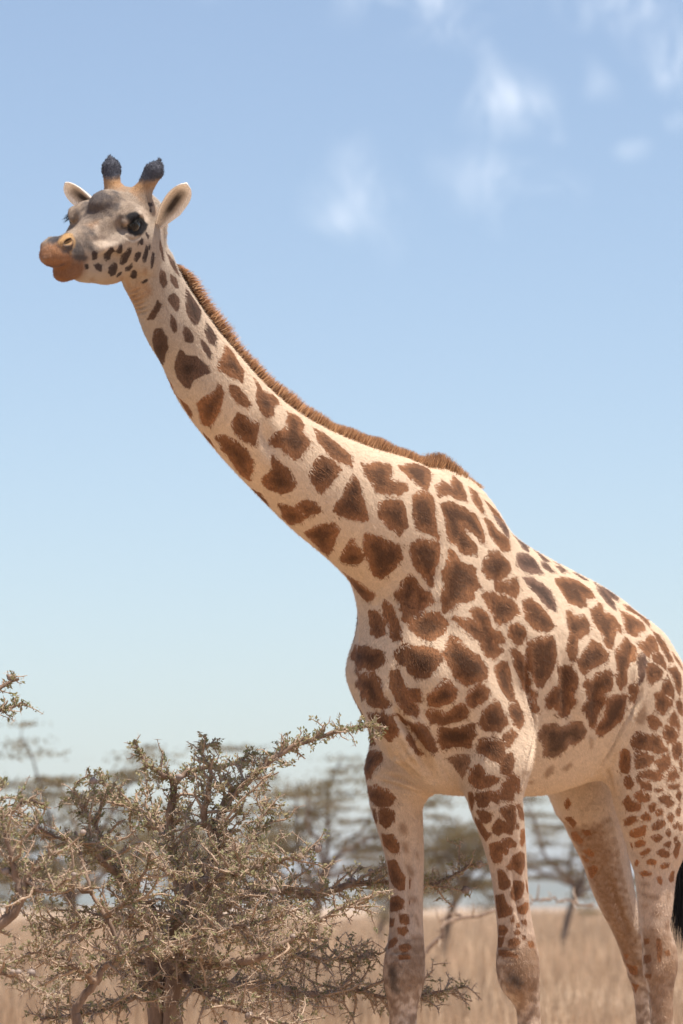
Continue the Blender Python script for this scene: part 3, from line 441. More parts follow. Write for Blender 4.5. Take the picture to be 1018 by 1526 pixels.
('b',[(-0.908,0.328,1.839),(-0.924,0.334,1.876),(-0.971,0.335,1.867),(-1.014,0.336,1.837),(-0.99,0.335,1.816),(-0.948,0.334,1.798),(-0.921,0.329,1.819)]),
('b',[(-0.758,0.285,1.809),(-0.78,0.301,1.841),(-0.84,0.313,1.827),(-0.873,0.323,1.836),(-0.906,0.327,1.823),(-0.913,0.327,1.797),(-0.94,0.332,1.777),(-0.9,0.324,1.763),(-0.858,0.313,1.773),(-0.808,0.296,1.779),(-0.781,0.282,1.779)]),
('b',[(-0.962,0.334,1.783),(-1.004,0.336,1.816),(-1.034,0.336,1.812),(-1.038,0.334,1.775),(-1.009,0.335,1.743),(-0.972,0.334,1.747)]),
('b',[(-0.792,0.284,1.763),(-0.817,0.296,1.766),(-0.868,0.315,1.752),(-0.865,0.314,1.736),(-0.837,0.301,1.715),(-0.801,0.278,1.706)]),
('b',[(-0.875,0.317,1.734),(-0.906,0.325,1.75),(-0.948,0.333,1.757),(-0.96,0.333,1.725),(-0.938,0.33,1.704),(-0.909,0.323,1.693),(-0.884,0.318,1.713)]),
('b',[(-0.926,0.324,1.662),(-0.947,0.33,1.694),(-0.981,0.334,1.721),(-1.022,0.332,1.68),(-0.985,0.331,1.666)]),
('b',[(-0.81,0.281,1.691),(-0.85,0.305,1.702),(-0.895,0.32,1.695),(-0.921,0.325,1.68),(-0.891,0.315,1.664),(-0.847,0.3,1.671)]),
('b',[(-0.805,0.275,1.681),(-0.832,0.291,1.665),(-0.861,0.303,1.645),(-0.868,0.302,1.627),(-0.837,0.288,1.634),(-0.814,0.279,1.66)]),
('b',[(-0.943,0.326,1.646),(-0.995,0.33,1.656),(-1.036,0.33,1.654),(-1.017,0.329,1.638),(-0.96,0.327,1.634)]),
('b',[(-0.884,0.311,1.635),(-0.914,0.32,1.643),(-0.923,0.32,1.628),(-0.903,0.314,1.622),(-0.883,0.308,1.624)]),
('b',[(-1.009,0.335,1.737),(-1.041,0.335,1.744),(-1.043,0.333,1.701),(-1.021,0.333,1.706)]),
('b',[(-1.037,0.291,2.157),(-1.074,0.298,2.127),(-1.086,0.309,2.095),(-1.061,0.315,2.094),(-1.033,0.311,2.119)]),
('r',[(-0.728,0.257,1.775),(-0.745,0.268,1.78),(-0.771,0.273,1.766),(-0.781,0.266,1.727),(-0.783,0.255,1.691),(-0.772,0.238,1.691),(-0.755,0.239,1.722)]),
('r',[(-0.779,0.239,1.675),(-0.789,0.258,1.68),(-0.8,0.265,1.66),(-0.806,0.262,1.634),(-0.796,0.246,1.629),(-0.784,0.239,1.655)]),
('g',[(-0.728,0.337,2.118),(-0.778,0.33,2.132),(-0.789,0.338,2.106),(-0.748,0.349,2.056),(-0.731,0.35,2.014),(-0.713,0.349,2.013),(-0.707,0.351,2.054)]),  # flank hollow: dark hair, with the hollow's shadow put into the patch too
('f',[(-0.734,0.313,1.885),(-0.749,0.329,1.927),(-0.792,0.332,1.944),(-0.817,0.322,1.894),(-0.803,0.312,1.862),(-0.759,0.309,1.871)]),
('b',[(0.144,-0.204,1.537),(0.14,-0.171,1.544),(0.125,-0.152,1.537),(0.118,-0.161,1.506),(0.117,-0.193,1.478),(0.125,-0.214,1.496)]),
('b',[(0.132,-0.248,1.545),(0.141,-0.228,1.545),(0.125,-0.231,1.51),(0.11,-0.247,1.496),(0.114,-0.257,1.518)]),
('b',[(0.106,-0.223,1.457),(0.103,-0.177,1.453),(0.084,-0.165,1.425),(0.073,-0.172,1.39),(0.083,-0.196,1.393),(0.088,-0.228,1.418)]),
('b',[(0.063,-0.228,1.362),(0.072,-0.191,1.365),(0.054,-0.173,1.326),(0.035,-0.157,1.294),(0.038,-0.163,1.259),(0.051,-0.185,1.256),(0.052,-0.219,1.284),(0.05,-0.233,1.319)]),
('b',[(0.042,-0.235,1.227),(0.052,-0.192,1.236),(0.041,-0.167,1.22),(0.043,-0.17,1.192),(0.053,-0.196,1.181),(0.043,-0.235,1.181)]),
('b',[(0.051,-0.185,1.171),(0.033,-0.158,1.167),(0.03,-0.156,1.135),(0.05,-0.181,1.139)]),
('b',[(0.043,-0.234,1.157),(0.054,-0.204,1.153),(0.053,-0.21,1.128),(0.035,-0.24,1.125)]),
('b',[(0.053,-0.192,1.121),(0.039,-0.163,1.125),(0.034,-0.158,1.111),(0.047,-0.17,1.093),(0.054,-0.187,1.104)]),
('b',[(0.05,-0.234,1.072),(0.058,-0.197,1.086),(0.058,-0.186,1.076),(0.065,-0.197,1.058),(0.063,-0.224,1.047)]),
('b',[(0.06,-0.178,1.058),(0.039,-0.154,1.065),(0.029,-0.144,1.051),(0.05,-0.155,1.037),(0.063,-0.172,1.04)]),
('b',[(0.069,-0.176,1.023),(0.047,-0.148,1.026),(0.043,-0.142,1.012),(0.068,-0.168,1.009)]),
('b',[(0.095,0.189,1.536),(0.092,0.213,1.532),(0.08,0.235,1.522),(0.073,0.227,1.501),(0.072,0.208,1.491),(0.083,0.19,1.509)]),
('b',[(0.074,0.165,1.509),(0.077,0.19,1.498),(0.055,0.196,1.464),(0.047,0.209,1.45),(0.035,0.182,1.433),(0.042,0.166,1.457),(0.051,0.155,1.485)]),
('b',[(0.062,0.265,1.536),(0.041,0.28,1.552),(0.008,0.289,1.55),(-0.008,0.284,1.512),(-0.008,0.275,1.471),(0.011,0.272,1.484),(0.035,0.271,1.508)]),
('b',[(0.056,0.226,1.474),(0.057,0.253,1.505),(0.031,0.264,1.491),(-0.001,0.272,1.467),(-0.005,0.269,1.453),(0.027,0.253,1.46),(0.035,0.237,1.449),(0.045,0.227,1.456)]),
('b',[(-0.008,0.29,1.554),(-0.034,0.288,1.551),(-0.079,0.27,1.524),(-0.073,0.274,1.507),(-0.038,0.283,1.509)]),
('b',[(0.03,0.2,1.415),(0.029,0.225,1.425),(0.018,0.242,1.425),(-0.007,0.253,1.398),(-0.006,0.247,1.384),(0.007,0.235,1.391),(-0.002,0.224,1.356),(0.003,0.197,1.353),(0.014,0.188,1.38)]),
('b',[(0.018,0.246,1.432),(0.002,0.261,1.439),(-0.031,0.27,1.422),(-0.028,0.266,1.408),(-0.007,0.255,1.407),(0.007,0.248,1.415)]),
('b',[(-0.018,0.238,1.338),(-0.025,0.255,1.37),(-0.058,0.27,1.391),(-0.087,0.266,1.381),(-0.091,0.263,1.339),(-0.07,0.26,1.311),(-0.044,0.254,1.328),(-0.023,0.239,1.328)]),
('b',[(-0.005,0.204,1.332),(-0.014,0.224,1.325),(-0.04,0.24,1.283),(-0.039,0.236,1.269),(-0.031,0.216,1.255),(-0.026,0.198,1.262),(-0.016,0.201,1.297)]),
('b',[(-0.042,0.234,1.248),(-0.051,0.249,1.286),(-0.083,0.261,1.29),(-0.092,0.259,1.262),(-0.078,0.256,1.227),(-0.065,0.247,1.213),(-0.047,0.235,1.227)]),
('b',[(-0.039,0.172,1.237),(-0.032,0.211,1.241),(-0.042,0.221,1.206),(-0.058,0.239,1.192),(-0.056,0.233,1.171),(-0.046,0.209,1.161),(-0.05,0.177,1.157),(-0.047,0.171,1.192)]),
('b',[(-0.053,0.226,1.157),(-0.059,0.235,1.164),(-0.063,0.236,1.147),(-0.057,0.228,1.142)]),
('b',[(-0.056,0.172,1.129),(-0.051,0.202,1.133),(-0.055,0.215,1.115),(-0.055,0.203,1.098),(-0.064,0.167,1.094)]),
('b',[(-0.068,0.241,1.136),(-0.078,0.249,1.14),(-0.081,0.249,1.126),(-0.071,0.241,1.122)]),
('b',[(-0.087,0.254,1.147),(-0.099,0.258,1.154),(-0.108,0.259,1.136),(-0.095,0.256,1.131)]),
('b',[(-0.064,0.231,1.112),(-0.078,0.247,1.115),(-0.084,0.25,1.101),(-0.069,0.236,1.098)]),
('b',[(-0.091,0.255,1.094),(-0.101,0.259,1.096),(-0.1,0.259,1.08),(-0.091,0.255,1.079)]),
('b',[(-0.059,0.217,1.08),(-0.074,0.241,1.086),(-0.084,0.251,1.07),(-0.069,0.236,1.056),(-0.059,0.213,1.059)]),
('b',[(-0.064,0.167,1.045),(-0.056,0.21,1.042),(-0.073,0.245,1.028),(-0.073,0.246,1.018),(-0.056,0.211,1.021),(-0.061,0.173,1.024)]),
('b',[(0.025,0.307,1.651),(0.005,0.309,1.644),(-0.005,0.299,1.603),(0.008,0.298,1.606)]),
('b',[(-0.07,0.158,1.087),(-0.056,0.194,1.084),(-0.058,0.188,1.059),(-0.068,0.161,1.052)]),
('b',[(-0.017,0.28,1.488),(-0.034,0.281,1.486),(-0.032,0.279,1.471),(-0.02,0.278,1.474)]),
('r',[(-0.047,0.279,1.464),(-0.087,0.272,1.472),(-0.095,0.271,1.444),(-0.068,0.272,1.41),(-0.053,0.273,1.419)]),
('r',[(-0.077,0.252,1.192),(-0.094,0.258,1.213),(-0.128,0.256,1.21),(-0.118,0.258,1.185),(-0.095,0.257,1.168),(-0.081,0.252,1.175)]),
('r',[(-0.106,0.261,1.073),(-0.137,0.265,1.077),(-0.148,0.267,1.059),(-0.117,0.267,1.052)]),
('r',[(-0.104,0.26,1.297),(-0.127,0.258,1.262),(-0.132,0.252,1.241),(-0.11,0.258,1.255)]),
('r',[(0.099,0.151,1.596),(0.109,0.174,1.597),(0.105,0.184,1.574),(0.086,0.158,1.54),(0.088,0.149,1.568)]),
('f',[(0.104,-0.15,1.495),(0.088,-0.135,1.502),(0.07,-0.131,1.481),(0.064,-0.135,1.453),(0.081,-0.149,1.449),(0.098,-0.156,1.471)]),
('f',[(0.081,-0.156,1.432),(0.058,-0.14,1.428),(0.043,-0.143,1.386),(0.057,-0.153,1.386),(0.072,-0.16,1.404)]),
('f',[(0.056,-0.163,1.358),(0.035,-0.147,1.347),(0.012,-0.142,1.319),(0.019,-0.146,1.298),(0.037,-0.155,1.312)]),
('f',[(0.03,-0.156,1.234),(-0.002,-0.144,1.234),(-0.006,-0.143,1.206),(0.023,-0.152,1.21)]),
('f',[(0.029,-0.135,1.397),(0.009,-0.131,1.394),(-0.002,-0.135,1.365),(0.02,-0.137,1.372)]),
('f',[(0.029,-0.153,1.1),(-0.003,-0.14,1.089),(-0.007,-0.139,1.079),(0.025,-0.147,1.079)]),
('f',[(0.02,-0.15,1.171),(0.004,-0.144,1.171),(-0.017,-0.142,1.128),(-0.001,-0.143,1.128)]),
('k',[(0.078,-0.214,0.987),(0.076,-0.184,0.991),(0.073,-0.169,0.953),(0.072,-0.174,0.917),(0.062,-0.164,0.896),(0.069,-0.185,0.879),(0.073,-0.209,0.896),(0.076,-0.219,0.938)]),
('k',[(-0.064,0.192,0.955),(-0.065,0.229,0.972),(-0.083,0.251,0.955),(-0.101,0.256,0.927),(-0.1,0.239,0.899),(-0.09,0.229,0.902),(-0.074,0.215,0.92),(-0.067,0.194,0.934)]),
('b',[(-0.903,0.311,1.599),(-0.929,0.32,1.611),(-0.968,0.324,1.603),(-0.961,0.321,1.588),(-0.926,0.314,1.581)]),
('b',[(-0.941,0.315,1.572),(-0.961,0.321,1.588),(-1.002,0.325,1.595),(-0.996,0.324,1.579),(-0.965,0.319,1.563)]),
('b',[(-1,0.326,1.613),(-1.027,0.327,1.632),(-1.047,0.326,1.614),(-1.038,0.324,1.592),(-1.012,0.326,1.598)]),
('b',[(-0.958,0.316,1.538),(-0.978,0.321,1.548),(-0.998,0.323,1.533),(-0.989,0.321,1.511),(-0.965,0.314,1.514)]),
('b',[(-1.005,0.322,1.558),(-1.034,0.323,1.577),(-1.05,0.323,1.559),(-1.03,0.324,1.53),(-1.006,0.323,1.539)]),
('b',[(-0.9,0.283,1.501),(-0.923,0.301,1.52),(-0.949,0.31,1.52),(-0.954,0.31,1.502),(-0.936,0.299,1.483),(-0.908,0.281,1.48)]),
('b',[(-0.986,0.319,1.499),(-1.008,0.324,1.508),(-1.011,0.325,1.493),(-0.996,0.321,1.484)]),
('b',[(-0.958,0.308,1.477),(-0.97,0.315,1.489),(-0.986,0.318,1.474),(-0.98,0.312,1.456),(-0.966,0.306,1.459)]),
('b',[(-0.914,0.27,1.455),(-0.935,0.293,1.468),(-0.956,0.3,1.456),(-0.949,0.291,1.44),(-0.936,0.277,1.434)]),
('b',[(-0.961,0.294,1.428),(-0.978,0.305,1.441),(-0.992,0.311,1.435),(-0.993,0.306,1.416),(-0.974,0.297,1.416)]),
('b',[(-1,0.317,1.453),(-1.014,0.323,1.462),(-1.023,0.321,1.444),(-1.007,0.316,1.438)]),
('b',[(-1.01,0.307,1.398),(-1.021,0.318,1.435),(-1.045,0.321,1.435),(-1.046,0.31,1.392),(-1.04,0.302,1.37)]),
('b',[(-0.947,0.27,1.397),(-0.965,0.291,1.415),(-0.998,0.303,1.395),(-0.997,0.296,1.379),(-0.971,0.284,1.382)]),
('b',[(-0.972,0.269,1.345),(-0.983,0.283,1.361),(-1.014,0.295,1.362),(-1.012,0.287,1.343),(-0.986,0.274,1.336)]),
('b',[(-1.012,0.325,1.515),(-1.048,0.328,1.509),(-1.045,0.33,1.484),(-1.027,0.326,1.472)]),
('b',[(-0.993,0.241,1.078),(-1.004,0.253,1.085),(-1.012,0.254,1.048),(-1.012,0.251,0.992),(-1.004,0.241,0.986),(-1.001,0.238,1.023)]),
('b',[(-1.004,0.175,1.016),(-0.994,0.215,1.02),(-0.996,0.217,0.992),(-1,0.185,0.983)]),
('b',[(-1.01,0.174,0.943),(-0.998,0.219,0.949),(-1.002,0.209,0.931),(-1.011,0.181,0.933)]),
('b',[(-1.018,0.258,1.032),(-1.037,0.268,1.035),(-1.044,0.271,1.017),(-1.027,0.263,1.011)]),
('b',[(-0.986,0.188,1.078),(-0.982,0.216,1.081),(-0.987,0.216,1.06),(-0.991,0.187,1.054)]),
('r',[(-0.812,0.256,1.607),(-0.821,0.272,1.622),(-0.851,0.293,1.619),(-0.871,0.3,1.604),(-0.867,0.294,1.586),(-0.84,0.275,1.583)]),
('r',[(-0.806,0.22,1.583),(-0.802,0.241,1.61),(-0.817,0.253,1.586),(-0.845,0.275,1.571),(-0.844,0.264,1.552),(-0.823,0.227,1.552)]),
('r',[(-0.865,0.288,1.571),(-0.884,0.301,1.583),(-0.9,0.305,1.574),(-0.895,0.297,1.55),(-0.882,0.291,1.547)]),
('r',[(-0.896,0.297,1.547),(-0.914,0.307,1.562),(-0.937,0.314,1.556),(-0.935,0.308,1.535),(-0.906,0.298,1.532)]),
('r',[(-0.852,0.263,1.531),(-0.868,0.282,1.543),(-0.89,0.291,1.534),(-0.892,0.284,1.516),(-0.866,0.268,1.519)]),
('r',[(-0.838,0.199,1.519),(-0.832,0.236,1.534),(-0.844,0.253,1.531),(-0.851,0.245,1.513),(-0.852,0.215,1.498),(-0.858,0.189,1.498)]),
('r',[(-0.875,0.197,1.471),(-0.863,0.23,1.486),(-0.881,0.269,1.5),(-0.889,0.268,1.486),(-0.896,0.252,1.458),(-0.89,0.227,1.452),(-0.885,0.201,1.456)]),
('r',[(-0.902,0.208,1.434),(-0.898,0.236,1.445),(-0.911,0.254,1.44),(-0.916,0.243,1.425),(-0.915,0.217,1.415),(-0.913,0.204,1.419)]),
('r',[(-0.924,0.212,1.395),(-0.923,0.242,1.413),(-0.935,0.262,1.413),(-0.935,0.252,1.397),(-0.928,0.224,1.385)]),
('r',[(-0.937,0.229,1.364),(-0.941,0.252,1.378),(-0.96,0.269,1.367),(-0.961,0.261,1.349),(-0.943,0.236,1.355)]),
('r',[(-0.94,0.178,1.361),(-0.931,0.196,1.373),(-0.934,0.207,1.364),(-0.943,0.192,1.346),(-0.948,0.174,1.349)]),
('r',[(-0.909,0.178,1.435),(-0.905,0.191,1.435),(-0.918,0.19,1.413),(-0.92,0.178,1.416)]),
('r',[(-0.95,0.191,1.324),(-0.946,0.219,1.333),(-0.959,0.247,1.327),(-0.96,0.243,1.312),(-0.951,0.208,1.309)]),
('r',[(-1.019,0.278,1.3),(-1.035,0.287,1.33),(-1.055,0.287,1.331),(-1.063,0.279,1.294),(-1.033,0.28,1.287)]),
('r',[(-0.972,0.255,1.306),(-0.985,0.267,1.312),(-0.999,0.271,1.293),(-0.992,0.266,1.275),(-0.978,0.258,1.287)]),
('r',[(-1.057,-0.21,1.535),(-1.058,-0.179,1.541),(-1.086,-0.176,1.516),(-1.107,-0.205,1.498)]),
('r',[(-1.133,-0.234,1.48),(-1.12,-0.199,1.485),(-1.15,-0.181,1.448),(-1.157,-0.208,1.435),(-1.151,-0.234,1.454)]),
('r',[(-1.119,-0.175,1.491),(-1.137,-0.149,1.491),(-1.15,-0.15,1.473),(-1.142,-0.168,1.466)]),
('r',[(-1.181,-0.213,1.41),(-1.176,-0.179,1.419),(-1.199,-0.168,1.397),(-1.205,-0.179,1.385)]),
('r',[(-1.2,-0.237,1.398),(-1.197,-0.212,1.391),(-1.211,-0.195,1.369),(-1.216,-0.225,1.369)]),
('r',[(-1.23,-0.223,1.347),(-1.223,-0.184,1.357),(-1.237,-0.174,1.341),(-1.257,-0.214,1.303),(-1.258,-0.23,1.309)]),
('r',[(-1.019,-0.187,1.591),(-1.012,-0.164,1.609),(-1.033,-0.163,1.584),(-1.04,-0.19,1.563)]),
('r',[(-1.503,-0.228,0.983),(-1.514,-0.178,0.964),(-1.522,-0.183,0.932),(-1.521,-0.221,0.938)]),
('r',[(-1.537,-0.224,0.905),(-1.539,-0.187,0.893),(-1.554,-0.212,0.86)]),
('r',[(-1.475,-0.221,1.018),(-1.477,-0.192,1.009),(-1.493,-0.217,0.989)]),
('f',[(-0.955,0.195,1.287),(-0.955,0.22,1.293),(-0.962,0.238,1.281),(-0.957,0.219,1.272),(-0.957,0.197,1.275)]),
('f',[(-0.971,0.173,1.257),(-0.961,0.216,1.247),(-0.991,0.262,1.241),(-0.993,0.261,1.22),(-0.975,0.243,1.22),(-0.962,0.2,1.238)]),
('f',[(-1.015,0.273,1.244),(-1.034,0.279,1.269),(-1.038,0.276,1.232),(-1.027,0.272,1.207)]),
('f',[(-0.97,0.188,1.207),(-0.966,0.22,1.21),(-0.97,0.224,1.195),(-0.97,0.195,1.192)]),
('f',[(-0.973,0.226,1.171),(-0.982,0.246,1.186),(-1.003,0.261,1.171),(-0.994,0.253,1.155),(-0.978,0.234,1.158)]),
('f',[(-0.974,0.213,1.115),(-0.986,0.242,1.124),(-0.997,0.25,1.109),(-0.986,0.235,1.094)]),
('f',[(-1.018,0.257,0.98),(-1.042,0.271,0.986),(-1.043,0.271,0.968),(-1.025,0.26,0.956)]),
('f',[(-1.002,0.224,0.937),(-1.016,0.244,0.931),(-1.009,0.226,0.922)]),
('f',[(-1.021,0.264,1.146),(-1.05,0.265,1.146),(-1.058,0.262,1.109),(-1.031,0.265,1.097),(-1.014,0.26,1.121)]),
('f',[(-1.097,-0.16,1.516),(-1.128,-0.143,1.507),(-1.134,-0.147,1.498),(-1.116,-0.166,1.501)]),
('f',[(-1.213,-0.147,1.404),(-1.226,-0.132,1.41),(-1.248,-0.139,1.372),(-1.233,-0.153,1.369)]),
('f',[(-1.166,-0.169,1.435),(-1.181,-0.148,1.435),(-1.197,-0.151,1.416),(-1.192,-0.163,1.41)]),
('f',[(-1.245,-0.168,1.334),(-1.277,-0.144,1.322),(-1.283,-0.147,1.303),(-1.269,-0.176,1.29)]),
('f',[(-1.331,-0.21,1.189),(-1.356,-0.151,1.192),(-1.361,-0.154,1.182),(-1.338,-0.215,1.182)]),
('f',[(-1.409,-0.17,1.112),(-1.429,-0.152,1.115),(-1.446,-0.16,1.08),(-1.435,-0.18,1.073)]),
('f',[(-1.282,-0.208,1.259),(-1.289,-0.159,1.271),(-1.297,-0.173,1.246),(-1.299,-0.204,1.233)]),
('f',[(-1.311,-0.174,1.227),(-1.347,-0.136,1.233),(-1.356,-0.143,1.208),(-1.327,-0.169,1.208)]),
('h',[(2.041,0.13,3.289),(2.032,0.134,3.29),(1.996,0.105,3.281),(1.989,0.089,3.261),(2.007,0.087,3.255),(2.025,0.09,3.26),(2.048,0.115,3.273)]),
('h',[(2.012,0.143,3.301),(2.003,0.145,3.304),(1.994,0.142,3.29),(1.976,0.119,3.28),(1.975,0.106,3.28),(2.013,0.134,3.285)]),
('h',[(1.967,0.144,3.297),(1.948,0.142,3.299),(1.94,0.133,3.287),(1.92,0.098,3.262),(1.934,0.092,3.251),(1.949,0.094,3.254),(1.957,0.107,3.27),(1.971,0.129,3.282)]),
('h',[(1.908,0.122,3.288),(1.897,0.125,3.296),(1.875,0.121,3.297),(1.87,0.113,3.284),(1.874,0.102,3.269),(1.894,0.106,3.275)]),
('h',[(1.858,0.127,3.321),(1.843,0.123,3.32),(1.835,0.116,3.304),(1.829,0.103,3.275),(1.839,0.101,3.269),(1.854,0.112,3.283),(1.859,0.121,3.307)]),
('h',[(1.841,0.125,3.328),(1.831,0.122,3.327),(1.826,0.116,3.312),(1.835,0.119,3.314)]),
('h',[(1.809,0.113,3.308),(1.794,0.109,3.306),(1.785,0.101,3.287),(1.778,0.087,3.261),(1.786,0.088,3.26),(1.803,0.101,3.279)]),
('h',[(1.973,0.09,3.253),(1.961,0.09,3.251),(1.948,0.081,3.239),(1.935,0.062,3.224),(1.948,0.057,3.216),(1.98,0.071,3.22),(1.992,0.082,3.235),(1.982,0.086,3.245)]),
('h',[(1.905,0.081,3.246),(1.892,0.086,3.256),(1.889,0.094,3.263),(1.874,0.084,3.253),(1.872,0.068,3.243),(1.884,0.066,3.24)]),
('h',[(1.862,0.069,3.244),(1.858,0.079,3.248),(1.834,0.07,3.243),(1.793,0.032,3.233),(1.799,0.021,3.23),(1.827,0.032,3.235)]),
('h',[(1.92,0.068,3.232),(1.908,0.066,3.233),(1.899,0.054,3.226),(1.91,0.049,3.219),(1.921,0.056,3.222)]),
('h',[(1.9,0.144,3.339),(1.885,0.139,3.336),(1.884,0.136,3.321),(1.898,0.138,3.319),(1.909,0.144,3.325),(1.913,0.141,3.313),(1.919,0.143,3.322),(1.911,0.145,3.329)]),
('h',[(1.878,0.14,3.358),(1.862,0.134,3.362),(1.848,0.129,3.352),(1.852,0.13,3.343),(1.867,0.136,3.353)]),
('h',[(1.775,0.038,3.22),(1.766,0.055,3.231),(1.762,0.054,3.228),(1.769,0.041,3.217)]),
('h',[(1.819,0.103,3.468),(1.791,0.097,3.475),(1.788,0.096,3.466),(1.813,0.102,3.46)]),
('h',[(1.813,0.103,3.452),(1.804,0.102,3.456),(1.801,0.101,3.444),(1.81,0.102,3.439)]),
('f',[(1.829,0.091,3.254),(1.814,0.093,3.259),(1.794,0.08,3.25),(1.782,0.062,3.239),(1.8,0.066,3.241)]),
('f',[(1.892,0.046,3.222),(1.875,0.046,3.227),(1.831,0.007,3.224),(1.863,0.02,3.215)]),
('h',[(2.077,0.093,3.233),(2.05,0.089,3.242),(2.027,0.086,3.239),(2.021,0.077,3.221),(2.051,0.082,3.221)]),
('h',[(2.123,0.095,3.227),(2.108,0.095,3.229),(2.097,0.087,3.219),(2.112,0.088,3.215)]),
('h',[(2.106,0.109,3.262),(2.103,0.114,3.272),(2.088,0.117,3.267),(2.067,0.098,3.253),(2.093,0.102,3.246)]),
('f',[(2.057,0.059,3.194),(2.042,0.063,3.199),(2.016,0.044,3.193),(2.032,0.042,3.188)])]
